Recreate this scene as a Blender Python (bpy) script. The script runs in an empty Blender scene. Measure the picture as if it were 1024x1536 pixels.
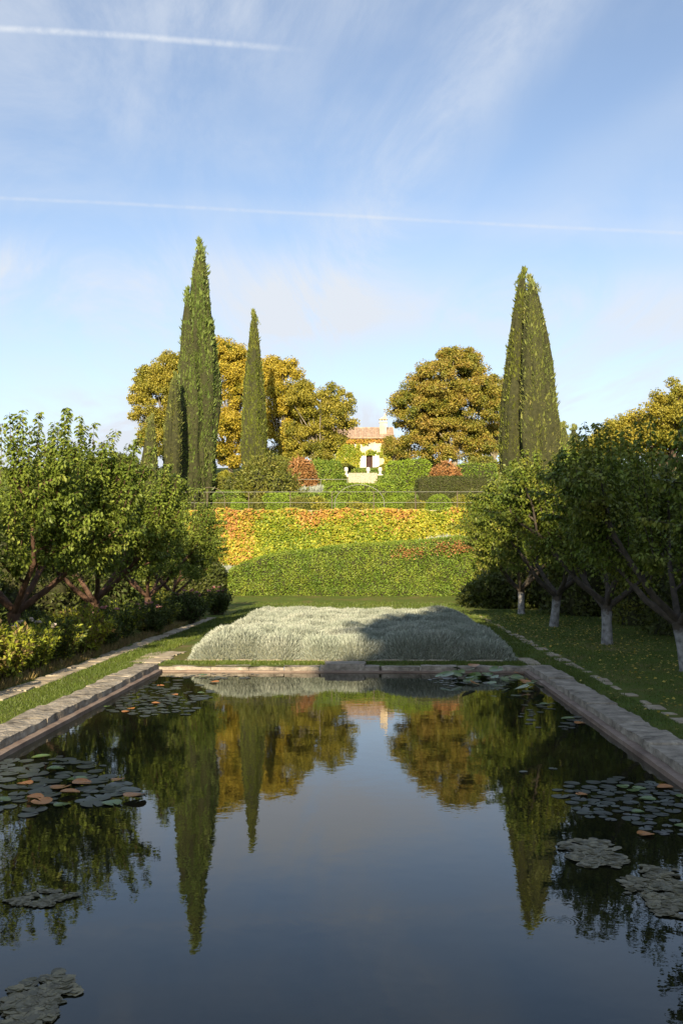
import bpy, math, random
import numpy as np
from mathutils import Vector, noise
rng = np.random.default_rng(7)
random.seed(7)
D2R = math.radians
scene = bpy.context.scene
COL = scene.collection

# ------------------------------------------------------------------ camera
PITCH, YAW, CAMZ, F = 2.76, 1.57, 1.9, 1493.0
cam = bpy.data.cameras.new('camera'); camo = bpy.data.objects.new('camera', cam); COL.objects.link(camo)
cam.sensor_fit = 'HORIZONTAL'; cam.sensor_width = 24; cam.lens = 35; cam.clip_start = .05; cam.clip_end = 5000
camo.location = (0, 0, CAMZ); camo.rotation_euler = (D2R(90+PITCH), 0, D2R(YAW))
scene.camera = camo

def ray(u, v):
    a, b = (u-512)/F, (768-v)/F
    p, w = D2R(PITCH), D2R(YAW)
    fy = math.cos(p)-b*math.sin(p); z = math.sin(p)+b*math.cos(p)
    return Vector((a*math.cos(w)-fy*math.sin(w), a*math.sin(w)+fy*math.cos(w), z))
def at(u, v, D):
    "point of the place that stands at depth D metres down the garden axis, measured on the photograph"
    d = ray(u, v); k = D/d.y
    return Vector((d.x*k, D, CAMZ+d.z*k))

SUN_EL, SUN_SIDE = 21.0, 4.0            # sun low behind the camera, a little to the left

# ------------------------------------------------------------------ object bookkeeping
def tag(o, label=None, cat=None, group=None, kind=None):
    if label: o['label'] = label
    if cat: o['category'] = cat
    if group: o['group'] = group
    if kind: o['kind'] = kind
    return o
def empty(name, loc=(0,0,0), rz=0, s=1.0):
    o = bpy.data.objects.new(name, None); COL.objects.link(o)
    o.location = loc; o.rotation_euler = (0,0,rz); o.scale = (s,s,s); return o
def kids(o): return [c for c in bpy.data.objects if c.parent == o]
def copy_tree(o, parent=None):
    c = o.copy(); COL.objects.link(c); c.parent = parent
    for ch in kids(o): copy_tree(ch, c)
    return c

class Geo:
    def __init__(s): s.V=[]; s.Fc=[]; s.M=[]; s.S=[]; s.n=0
    def add(s, V, Fc, m=0, smooth=False):
        V = np.asarray(V, float).reshape(-1,3)
        for f in ([Fc] if isinstance(Fc, np.ndarray) else s._split(Fc)):
            s.Fc.append(f.astype(np.int64)+s.n); s.M.append(np.full(len(f), m)); s.S.append(np.full(len(f), smooth))
        s.V.append(V); s.n += len(V); return s
    @staticmethod
    def _split(Fc):
        by = {}
        for f in Fc: by.setdefault(len(f), []).append(f)
        return [np.array(v) for v in by.values()]
    def mesh(s, name, mats):
        V = np.concatenate(s.V); me = bpy.data.meshes.new(name)
        lt = np.concatenate([np.full(len(f), f.shape[1]) for f in s.Fc])
        li = np.concatenate([f.ravel() for f in s.Fc])
        me.vertices.add(len(V)); me.vertices.foreach_set('co', V.ravel())
        me.loops.add(len(li)); me.loops.foreach_set('vertex_index', li.astype(np.int32))
        me.polygons.add(len(lt)); st = np.concatenate([[0], np.cumsum(lt)[:-1]])
        me.polygons.foreach_set('loop_start', st.astype(np.int32)); me.polygons.foreach_set('loop_total', lt.astype(np.int32))
        me.polygons.foreach_set('material_index', np.concatenate(s.M).astype(np.int32))
        me.polygons.foreach_set('use_smooth', np.concatenate(s.S))
        for m in (mats if isinstance(mats, (list, tuple)) else [mats]): me.materials.append(m)
        me.update(calc_edges=True); me.validate(); return me
    def build(s, name, mats, parent=None):
        o = bpy.data.objects.new(name, s.mesh(name, mats)); COL.objects.link(o); o.parent = parent; return o
    # shapes
    def box(s, c, d, m=0, rz=0.0):
        x,y,z = d[0]/2, d[1]/2, d[2]/2
        V = np.array([(i*x,j*y,k*z) for i in (-1,1) for j in (-1,1) for k in (-1,1)])
        cs, sn = math.cos(rz), math.sin(rz)
        V = np.c_[V[:,0]*cs-V[:,1]*sn, V[:,0]*sn+V[:,1]*cs, V[:,2]] + np.array(c)
        return s.add(V, np.array([(0,1,3,2),(4,6,7,5),(0,4,5,1),(2,3,7,6),(0,2,6,4),(1,5,7,3)]), m)
    def tube(s, pts, rad, k=6, m=0):
        pts = [Vector(p) for p in pts]; n = len(pts); V = []
        if not hasattr(rad, '__len__'): rad = [rad]*n
        for i, p in enumerate(pts):
            t = (pts[min(i+1,n-1)]-pts[max(i-1,0)]).normalized()
            a = t.orthogonal().normalized() if i == 0 else (a - t*a.dot(t)).normalized()
            b = t.cross(a)
            for j in range(k):
                q = 2*math.pi*j/k; V.append(p+(a*math.cos(q)+b*math.sin(q))*rad[i])
        Fc = [(i*k+j, i*k+(j+1)%k, (i+1)*k+(j+1)%k, (i+1)*k+j) for i in range(n-1) for j in range(k)]
        s.add(V, np.array(Fc), m, True)
        s.add(V[:k][::-1], [tuple(range(k))], m); s.add(V[-k:], [tuple(range(k))], m); return s
    def lathe(s, prof, c=(0,0,0), k=16, m=0, smooth=True):
        V = [(c[0]+r*math.cos(2*math.pi*j/k), c[1]+r*math.sin(2*math.pi*j/k), c[2]+z) for r,z in prof for j in range(k)]
        n = len(prof)
        return s.add(V, np.array([(i*k+j, i*k+(j+1)%k, (i+1)*k+(j+1)%k, (i+1)*k+j) for i in range(n-1) for j in range(k)]), m, smooth)
    def leaves(s, P, U, N, L, W, m=0, fold=.18, wide=.45):
        n = len(P); L = np.broadcast_to(np.asarray(L,float).reshape(-1,1), (n,1)); W = np.broadcast_to(np.asarray(W,float).reshape(-1,1), (n,1))
        U = unit(U); S = unit(np.cross(U, N)); N = np.cross(S, U)
        V = np.stack([P, P+U*L*wide+S*W*.5+N*W*fold, P+U*L, P+U*L*wide-S*W*.5+N*W*fold], 1).reshape(-1,3)
        return s.add(V, np.arange(n*4).reshape(-1,4), m)
def unit(a): return a/np.maximum(np.linalg.norm(a, axis=-1, keepdims=True), 1e-9)
def rnd(n): return unit(rng.normal(size=(n,3)))

def grid_surface(fn, nu, nv, wrap=False):
    V = [fn(i/(nu if wrap else nu-1), j/(nv-1)) for j in range(nv) for i in range(nu)]
    Fc = [(j*nu+i, j*nu+(i+1)%nu, (j+1)*nu+(i+1)%nu, (j+1)*nu+i) for j in range(nv-1) for i in range(nu if wrap else nu-1)]
    return np.array(V, float), np.array(Fc)
def sample(V, Q, n):
    "n points spread over the quads of a surface, with their normals"
    A,B,C,Dd = V[Q[:,0]],V[Q[:,1]],V[Q[:,2]],V[Q[:,3]]
    cr = np.cross(C-A, Dd-B); ar = np.linalg.norm(cr, axis=1)/2
    k = rng.choice(len(Q), n, p=ar/ar.sum()); a = rng.random((n,1)); b = rng.random((n,1))
    P = (A[k]*(1-a)+B[k]*a)*(1-b)+(Dd[k]*(1-a)+C[k]*a)*b
    return P, unit(cr[k])

# ------------------------------------------------------------------ materials
def nt(m):
    m.use_nodes = True; t = m.node_tree; t.nodes.clear(); return t
def node(t, kind, **kw):
    n = t.nodes.new(kind)
    for k, v in kw.items():
        if k.startswith('i_'): n.inputs[k[2:].replace('_',' ')].default_value = v
        else: setattr(n, k, v)
    return n
def ramp(t, stops, inter='LINEAR'):
    r = t.nodes.new('ShaderNodeValToRGB'); r.color_ramp.interpolation = inter
    e = r.color_ramp.elements
    while len(e) < len(stops): e.new(.5)
    for x, (p, c) in zip(e, stops): x.position = p; x.color = (*c, 1)
    return r
def leaf_mat(name, cols, nscale=.8, rough=.5, trans=.28, mix=.45, sheen=.35, zstops=None):
    "cols: palette the leaves are drawn from; clumps by position, single leaves at random"
    m = bpy.data.materials.new(name); t = nt(m); L = t.links.new
    out = node(t,'ShaderNodeOutputMaterial'); g = node(t,'ShaderNodeNewGeometry'); tc = node(t,'ShaderNodeTexCoord')
    oi = node(t,'ShaderNodeObjectInfo')
    ad = node(t,'ShaderNodeVectorMath', operation='ADD'); L(tc.outputs['Object'], ad.inputs[0]); L(oi.outputs['Random'], ad.inputs[1])
    nz = node(t,'ShaderNodeTexNoise'); nz.inputs['Scale'].default_value = nscale; nz.inputs['Detail'].default_value = 3
    L(ad.outputs[0], nz.inputs['Vector'])
    mr = node(t,'ShaderNodeMapRange'); mr.inputs['From Min'].default_value=.3; mr.inputs['From Max'].default_value=.7; L(nz.outputs['Fac'], mr.inputs['Value'])
    mx = node(t,'ShaderNodeMix', data_type='FLOAT'); mx.inputs['Factor'].default_value = mix
    L(mr.outputs['Result'], mx.inputs['A']); L(g.outputs['Random Per Island'], mx.inputs['B'])
    n = len(cols); rp = ramp(t, [(i/(n-1) if n>1 else 0, c) for i, c in enumerate(cols)]); L(mx.outputs['Result'], rp.inputs['Fac'])
    hs = node(t,'ShaderNodeHueSaturation'); vm = node(t,'ShaderNodeMapRange'); vm.inputs['To Min'].default_value=.65; vm.inputs['To Max'].default_value=1.3
    wn = node(t,'ShaderNodeTexWhiteNoise', noise_dimensions='1D'); L(g.outputs['Random Per Island'], wn.inputs['W'])
    L(wn.outputs['Value'], vm.inputs['Value']); L(vm.outputs['Result'], hs.inputs['Value']); L(rp.outputs['Color'], hs.inputs['Color'])
    p = node(t,'ShaderNodeBsdfPrincipled'); p.inputs['Roughness'].default_value = rough; p.inputs['Specular IOR Level'].default_value = sheen
    L(hs.outputs['Color'], p.inputs['Base Color'])
    tr = node(t,'ShaderNodeBsdfTranslucent'); L(hs.outputs['Color'], tr.inputs['Color'])
    ms = node(t,'ShaderNodeMixShader'); ms.inputs['Fac'].default_value = trans
    L(p.outputs[0], ms.inputs[1]); L(tr.outputs[0], ms.inputs[2]); L(ms.outputs[0], out.inputs['Surface'])
    return m
def rough_mat(name, cols, scale=4, detail=8, bump=.4, rough=.85, bscale=None, dist=.02, vor=0, spec=.3, coords='Object', stretch=(1,1,1), metal=0):
    m = bpy.data.materials.new(name); t = nt(m); L = t.links.new
    out = node(t,'ShaderNodeOutputMaterial'); tc = node(t,'ShaderNodeTexCoord'); mp = node(t,'ShaderNodeMapping')
    mp.inputs['Scale'].default_value = stretch; L(tc.outputs[coords], mp.inputs['Vector'])
    nz = node(t,'ShaderNodeTexNoise'); nz.inputs['Scale'].default_value = scale; nz.inputs['Detail'].default_value = detail; nz.inputs['Roughness'].default_value=.65
    L(mp.outputs[0], nz.inputs['Vector'])
    n = len(cols); rp = ramp(t, [(.3+.4*i/(n-1), c) for i, c in enumerate(cols)]); L(nz.outputs['Fac'], rp.inputs['Fac'])
    p = node(t,'ShaderNodeBsdfPrincipled'); p.inputs['Roughness'].default_value = rough; p.inputs['Specular IOR Level'].default_value = spec; p.inputs['Metallic'].default_value=metal
    L(rp.outputs['Color'], p.inputs['Base Color'])
    n2 = node(t,'ShaderNodeTexNoise'); n2.inputs['Scale'].default_value = bscale or scale*5; n2.inputs['Detail'].default_value = 8; L(mp.outputs[0], n2.inputs['Vector'])
    h = n2.outputs['Fac']
    if vor:
        v = node(t,'ShaderNodeTexVoronoi', feature='DISTANCE_TO_EDGE'); v.inputs['Scale'].default_value = vor; L(mp.outputs[0], v.inputs['Vector'])
        mr = node(t,'ShaderNodeMapRange'); mr.inputs['From Max'].default_value=.035; L(v.outputs['Distance'], mr.inputs['Value'])
        mu = node(t,'ShaderNodeMath', operation='MULTIPLY'); L(mr.outputs['Result'], mu.inputs[0]); mu.inputs[1].default_value=1.0
        a = node(t,'ShaderNodeMath', operation='ADD'); L(mu.outputs[0], a.inputs[0]); L(h, a.inputs[1]); h = a.outputs[0]
        mc = node(t,'ShaderNodeMix', data_type='RGBA'); mc.inputs['A'].default_value=(cols[0][0]*.8,cols[0][1]*.8,cols[0][2]*.75,1)
        L(mr.outputs['Result'], mc.inputs['Factor']); L(rp.outputs['Color'], mc.inputs['B']); L(mc.outputs['Result'], p.inputs['Base Color'])
    b = node(t,'ShaderNodeBump'); b.inputs['Strength'].default_value = bump; b.inputs['Distance'].default_value = dist
    L(h, b.inputs['Height']); L(b.outputs[0], p.inputs['Normal']); L(p.outputs[0], out.inputs['Surface'])
    return m

M = {}
M['twig'] = rough_mat('inner_twigs', [(.02,.022,.010),(.04,.042,.018),(.055,.055,.025)], 6, bump=1.0, spec=.1)  # near-black core shells; shade between the leaves is put into the twig colour
M['fruit'] = leaf_mat('fruit_leaf', [(.075,.115,.016),(.12,.17,.022),(.18,.23,.033),(.27,.29,.06)], 1.2)
M['fruit_r'] = leaf_mat('fruit_leaf_yellowing', [(.07,.115,.016),(.11,.16,.02),(.17,.20,.028),(.27,.26,.04)], 1.0)
M['cypress'] = leaf_mat('cypress_foliage', [(.08,.125,.028),(.11,.16,.034),(.15,.195,.046),(.20,.215,.06)], .5, trans=.1)
M['cypress_b'] = leaf_mat('cypress_foliage_cones', [(.095,.13,.028),(.13,.16,.037),(.18,.195,.05),(.25,.22,.075)], .5, trans=.1)
M['cypress_g'] = leaf_mat('cypress_foliage_fresh', [(.09,.115,.018),(.13,.155,.024),(.18,.185,.04)], .5, trans=.1)
M['plane_y'] = leaf_mat('plane_leaf_gold', [(.11,.14,.018),(.21,.21,.02),(.40,.31,.03),(.50,.385,.05),(.20,.21,.025)], .35, mix=.4)
M['plane_g'] = leaf_mat('plane_leaf_green_gold', [(.10,.125,.018),(.17,.18,.022),(.28,.25,.03),(.38,.32,.045),(.26,.20,.035)], .35, mix=.4)
M['plane_b'] = leaf_mat('plane_leaf_bronze', [(.085,.12,.018),(.17,.185,.026),(.29,.25,.036),(.34,.23,.05),(.19,.19,.03)], .5, mix=.35)
M['hedge'] = leaf_mat('hedge_leaf', [(.07,.13,.017),(.135,.215,.024),(.21,.275,.034),(.30,.31,.05)], 1.6)
M['hedge_l'] = leaf_mat('laurel_leaf', [(.13,.20,.018),(.20,.29,.025),(.28,.36,.04)], 1.0)
M['hedge_d'] = leaf_mat('yew_leaf', [(.05,.07,.015),(.08,.10,.02),(.12,.125,.03)], 1.0)
M['shrub_o'] = leaf_mat('olive_shrub_leaf', [(.09,.115,.018),(.15,.165,.025),(.24,.21,.04)], .9)
M['shrub_r'] = leaf_mat('red_shrub_leaf', [(.18,.13,.035),(.33,.16,.055),(.42,.24,.09)], .8)
M['shrub_y'] = leaf_mat('yellow_shrub_leaf', [(.12,.15,.02),(.24,.24,.03),(.36,.30,.04)], 1.0)
M['creeper'] = leaf_mat('creeper_leaf', [(.10,.17,.02),(.18,.25,.02),(.31,.33,.03),(.42,.38,.04),(.46,.31,.05)], .35, mix=.5)
M['creeper_r'] = leaf_mat('creeper_leaf_red', [(.36,.33,.04),(.46,.33,.05),(.48,.25,.07),(.42,.16,.07)], .6, mix=.5)
M['bed'] = leaf_mat('bed_leaf', [(.15,.20,.02),(.28,.32,.03),(.42,.40,.05)], 1.5)
M['bed_d'] = leaf_mat('rose_leaf', [(.04,.06,.015),(.07,.10,.02),(.12,.15,.03)], 1.5)
M['bed_dry'] = leaf_mat('dry_stem_leaf', [(.15,.12,.04),(.24,.17,.07),(.16,.19,.04)], 1.5)
M['lavender'] = leaf_mat('lavender_spike', [(.22,.26,.205),(.32,.355,.295),(.44,.46,.395)], 1.3, rough=.8, trans=.08, sheen=.1)
M['lavtwig'] = rough_mat('lavender_stems', [(.13,.14,.10),(.20,.21,.15)], 9, bump=1.0, spec=.1)
M['grass'] = leaf_mat('grass_blade', [(.055,.09,.014),(.085,.125,.018),(.14,.165,.03)], .6, trans=.2)
M['lily'] = leaf_mat('lily_pad', [(.035,.034,.036),(.055,.055,.05),(.05,.065,.045),(.085,.075,.065)], 1.5, rough=.33, trans=0, sheen=.6)
M['lily_g'] = leaf_mat('lily_pad_green', [(.06,.12,.03),(.10,.17,.035),(.17,.19,.04)], 1.5, rough=.3, trans=0, sheen=.5)
M['lily_o'] = leaf_mat('lily_pad_orange', [(.35,.12,.03),(.45,.20,.05),(.30,.09,.03)], 3, rough=.4, trans=0)
M['fallen'] = leaf_mat('fallen_leaf', [(.40,.30,.05),(.50,.40,.08),(.30,.17,.04)], 3)
M['algae'] = leaf_mat('algae_film', [(.035,.033,.014),(.085,.075,.035),(.15,.13,.07),(.09,.085,.045),(.19,.165,.10)], 2.5, mix=.8, rough=.42, trans=0)
M['petal_p'] = leaf_mat('pink_petal', [(.60,.30,.32),(.72,.45,.45),(.75,.25,.30)], 3)
M['petal_w'] = leaf_mat('white_petal', [(.75,.65,.62),(.80,.74,.70),(.70,.50,.50)], 3)
M['bark'] = rough_mat('bark', [(.05,.035,.025),(.10,.07,.05),(.16,.11,.08)], 6, stretch=(1,1,.3), bump=.8)
M['bark_red'] = rough_mat('bark_reddish', [(.04,.024,.016),(.095,.055,.036),(.16,.095,.066)], 6, stretch=(1,1,.3), bump=.8)
M['bark_pale'] = rough_mat('plane_bark', [(.09,.075,.05),(.19,.165,.12),(.32,.28,.21)], 2, bump=.4)
M['white_metal'] = rough_mat('pale_painted_metal', [(.17,.17,.14),(.26,.26,.22)], 8, bump=.1, rough=.5)
M['dark_metal'] = rough_mat('rusty_metal', [(.09,.07,.05),(.18,.14,.10)], 8, bump=.1, rough=.6)
M['stone'] = rough_mat('coping_stone', [(.07,.062,.05),(.22,.195,.155),(.32,.285,.23),(.44,.40,.33)], 4.5, bump=1.0, dist=.05, bscale=14)
M['stone_p'] = rough_mat('path_stone', [(.22,.18,.13),(.34,.29,.21),(.45,.40,.31)], 6, bump=.7)
M['ledge'] = rough_mat('pool_render', [(.12,.085,.065),(.21,.155,.12),(.27,.215,.17)], 2.5, bump=.5, rough=.6)
M['stone_l'] = rough_mat('pale_stone', [(.45,.41,.33),(.60,.56,.47),(.70,.66,.57)], 2, bump=.4)
M['wallstone'] = rough_mat('rubble_stone', [(.20,.17,.12),(.32,.28,.20),(.42,.37,.28)], 2, vor=2.5, bump=.8)
M['plaster'] = rough_mat('ochre_plaster', [(.44,.34,.20),(.58,.47,.31),(.68,.58,.42)], .6, bump=.3)
M['shutter'] = rough_mat('white_shutter', [(.66,.64,.58),(.80,.78,.72)], 3, bump=.1, stretch=(1,1,.2))
M['dark'] = rough_mat('dark_doorway', [(.03,.015,.012),(.06,.03,.025)], 3, bump=.1)
M['gravel'] = rough_mat('gravel', [(.32,.28,.22),(.48,.44,.36)], 20, bump=.7)

def tile_mat():
    m = bpy.data.materials.new('clay_tiles'); t = nt(m); L = t.links.new
    out = node(t,'ShaderNodeOutputMaterial'); tc = node(t,'ShaderNodeTexCoord')
    nz = node(t,'ShaderNodeTexNoise'); nz.inputs['Scale'].default_value=2.5; nz.inputs['Detail'].default_value=4; L(tc.outputs['Object'], nz.inputs['Vector'])
    rp = ramp(t, [(.3,(.29,.19,.13)),(.5,(.42,.30,.21)),(.7,(.52,.40,.30))]); L(nz.outputs['Fac'], rp.inputs['Fac'])
    p = node(t,'ShaderNodeBsdfPrincipled'); p.inputs['Roughness'].default_value=.85; L(rp.outputs['Color'], p.inputs['Base Color'])
    w = node(t,'ShaderNodeTexWave'); w.inputs['Scale'].default_value=1.4; L(tc.outputs['Object'], w.inputs['Vector'])
    b = node(t,'ShaderNodeBump'); b.inputs['Distance'].default_value=.08; b.inputs['Strength'].default_value=.8; L(w.outputs['Fac'], b.inputs['Height'])
    L(b.outputs[0], p.inputs['Normal']); L(p.outputs[0], out.inputs['Surface']); return m
M['tiles'] = tile_mat()

def trunk_white_mat():
    m = bpy.data.materials.new('limewashed_bark'); t = nt(m); L = t.links.new
    out = node(t,'ShaderNodeOutputMaterial'); tc = node(t,'ShaderNodeTexCoord'); sx = node(t,'ShaderNodeSeparateXYZ'); L(tc.outputs['Object'], sx.inputs[0])
    nz = node(t,'ShaderNodeTexNoise'); nz.inputs['Scale'].default_value=9; nz.inputs['Detail'].default_value=6; L(tc.outputs['Object'], nz.inputs['Vector'])
    a = node(t,'ShaderNodeMath', operation='MULTIPLY_ADD'); L(nz.outputs['Fac'], a.inputs[0]); a.inputs[1].default_value=.5; L(sx.outputs['Z'], a.inputs[2])
    mr = node(t,'ShaderNodeMapRange'); mr.inputs['From Min'].default_value=.92; mr.inputs['From Max'].default_value=1.0; L(a.outputs[0], mr.inputs['Value'])
    c1 = ramp(t, [(.3,(.08,.075,.07)),(.5,(.22,.22,.215)),(.7,(.32,.32,.315))]); L(nz.outputs['Fac'], c1.inputs['Fac'])
    c2 = ramp(t, [(.3,(.03,.025,.018)),(.7,(.085,.068,.05))]); L(nz.outputs['Fac'], c2.inputs['Fac'])
    mx = node(t,'ShaderNodeMix', data_type='RGBA'); L(mr.outputs['Result'], mx.inputs['Factor']); L(c1.outputs['Color'], mx.inputs['A']); L(c2.outputs['Color'], mx.inputs['B'])
    p = node(t,'ShaderNodeBsdfPrincipled'); p.inputs['Roughness'].default_value=.9; L(mx.outputs['Result'], p.inputs['Base Color'])
    b = node(t,'ShaderNodeBump'); b.inputs['Distance'].default_value=.03; b.inputs['Strength'].default_value=.8; L(nz.outputs['Fac'], b.inputs['Height'])
    L(b.outputs[0], p.inputs['Normal']); L(p.outputs[0], out.inputs['Surface']); return m
M['trunk_w'] = trunk_white_mat()

def ground_mat():
    m = bpy.data.materials.new('lawn_ground'); t = nt(m); L = t.links.new
    out = node(t,'ShaderNodeOutputMaterial'); tc = node(t,'ShaderNodeTexCoord')
    nz = node(t,'ShaderNodeTexNoise'); nz.inputs['Scale'].default_value=.7; nz.inputs['Detail'].default_value=8; nz.inputs['Roughness'].default_value=.7; L(tc.outputs['Object'], nz.inputs['Vector'])
    rp = ramp(t, [(.3,(.17,.135,.07)),(.42,(.12,.125,.035)),(.55,(.08,.115,.022)),(.7,(.12,.155,.03))]); L(nz.outputs['Fac'], rp.inputs['Fac'])
    n2 = node(t,'ShaderNodeTexNoise'); n2.inputs['Scale'].default_value=25; n2.inputs['Detail'].default_value=6; L(tc.outputs['Object'], n2.inputs['Vector'])
    p = node(t,'ShaderNodeBsdfPrincipled'); p.inputs['Roughness'].default_value=.95; p.inputs['Specular IOR Level'].default_value=.1
    mv = node(t,'ShaderNodeMix', data_type='RGBA', blend_type='OVERLAY'); mv.inputs['Factor'].default_value=.6; L(rp.outputs['Color'], mv.inputs['A']); L(n2.outputs['Color'], mv.inputs['B'])
    L(mv.outputs['Result'], p.inputs['Base Color'])
    b = node(t,'ShaderNodeBump'); b.inputs['Distance'].default_value=.04; b.inputs['Strength'].default_value=.7; L(n2.outputs['Fac'], b.inputs['Height'])
    L(b.outputs[0], p.inputs['Normal']); L(p.outputs[0], out.inputs['Surface']); return m
M['ground'] = ground_mat()

def water_mat():
    m = bpy.data.materials.new('pond_water'); t = nt(m); L = t.links.new
    out = node(t,'ShaderNodeOutputMaterial'); tc = node(t,'ShaderNodeTexCoord')
    nb = node(t,'ShaderNodeTexNoise'); nb.inputs['Scale'].default_value=.55; nb.inputs['Detail'].default_value=6; L(tc.outputs['Object'], nb.inputs['Vector'])
    rp = ramp(t, [(.35,(.007,.009,.006)),(.55,(.014,.014,.006)),(.75,(.028,.024,.009))]); L(nb.outputs['Fac'], rp.inputs['Fac'])
    p = node(t,'ShaderNodeBsdfPrincipled'); p.inputs['Roughness'].default_value=.012; p.inputs['IOR'].default_value=1.333
    L(rp.outputs['Color'], p.inputs['Base Color'])
    n1 = node(t,'ShaderNodeTexNoise'); n1.inputs['Scale'].default_value=5; n1.inputs['Detail'].default_value=3; L(tc.outputs['Object'], n1.inputs['Vector'])
    n2 = node(t,'ShaderNodeTexNoise'); n2.inputs['Scale'].default_value=22; n2.inputs['Detail'].default_value=2; L(tc.outputs['Object'], n2.inputs['Vector'])
    b = node(t,'ShaderNodeBump'); b.inputs['Distance'].default_value=.0006; b.inputs['Strength'].default_value=1; L(n1.outputs['Fac'], b.inputs['Height'])
    b2 = node(t,'ShaderNodeBump'); b2.inputs['Distance'].default_value=.00012; b2.inputs['Strength'].default_value=1; L(n2.outputs['Fac'], b2.inputs['Height']); L(b.outputs[0], b2.inputs['Normal'])
    last = b2
    for (u, v, R) in ((840,1383,.13),):      # rings of small ripples where something touched the water
        d = ray(u, v); k = -CAMZ/d.z; c = (d.x*k, d.y*k, 0)
        dd = node(t,'ShaderNodeVectorMath', operation='DISTANCE'); L(tc.outputs['Object'], dd.inputs[0]); dd.inputs[1].default_value = c
        s = node(t,'ShaderNodeMath', operation='MULTIPLY'); L(dd.outputs['Value'], s.inputs[0]); s.inputs[1].default_value = 2*math.pi*6/R
        sn = node(t,'ShaderNodeMath', operation='SINE'); L(s.outputs[0], sn.inputs[0])
        f = node(t,'ShaderNodeMapRange'); f.inputs['From Min'].default_value=0; f.inputs['From Max'].default_value=R; f.inputs['To Min'].default_value=1; f.inputs['To Max'].default_value=0; L(dd.outputs['Value'], f.inputs['Value'])
        mu = node(t,'ShaderNodeMath', operation='MULTIPLY'); L(sn.outputs[0], mu.inputs[0]); L(f.outputs['Result'], mu.inputs[1])
        bb = node(t,'ShaderNodeBump'); bb.inputs['Distance'].default_value=.0001; bb.inputs['Strength'].default_value=1; L(mu.outputs[0], bb.inputs['Height']); L(last.outputs[0], bb.inputs['Normal']); last = bb
    L(last.outputs[0], p.inputs['Normal']); L(p.outputs[0], out.inputs['Surface']); return m
M['water'] = water_mat()

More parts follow.
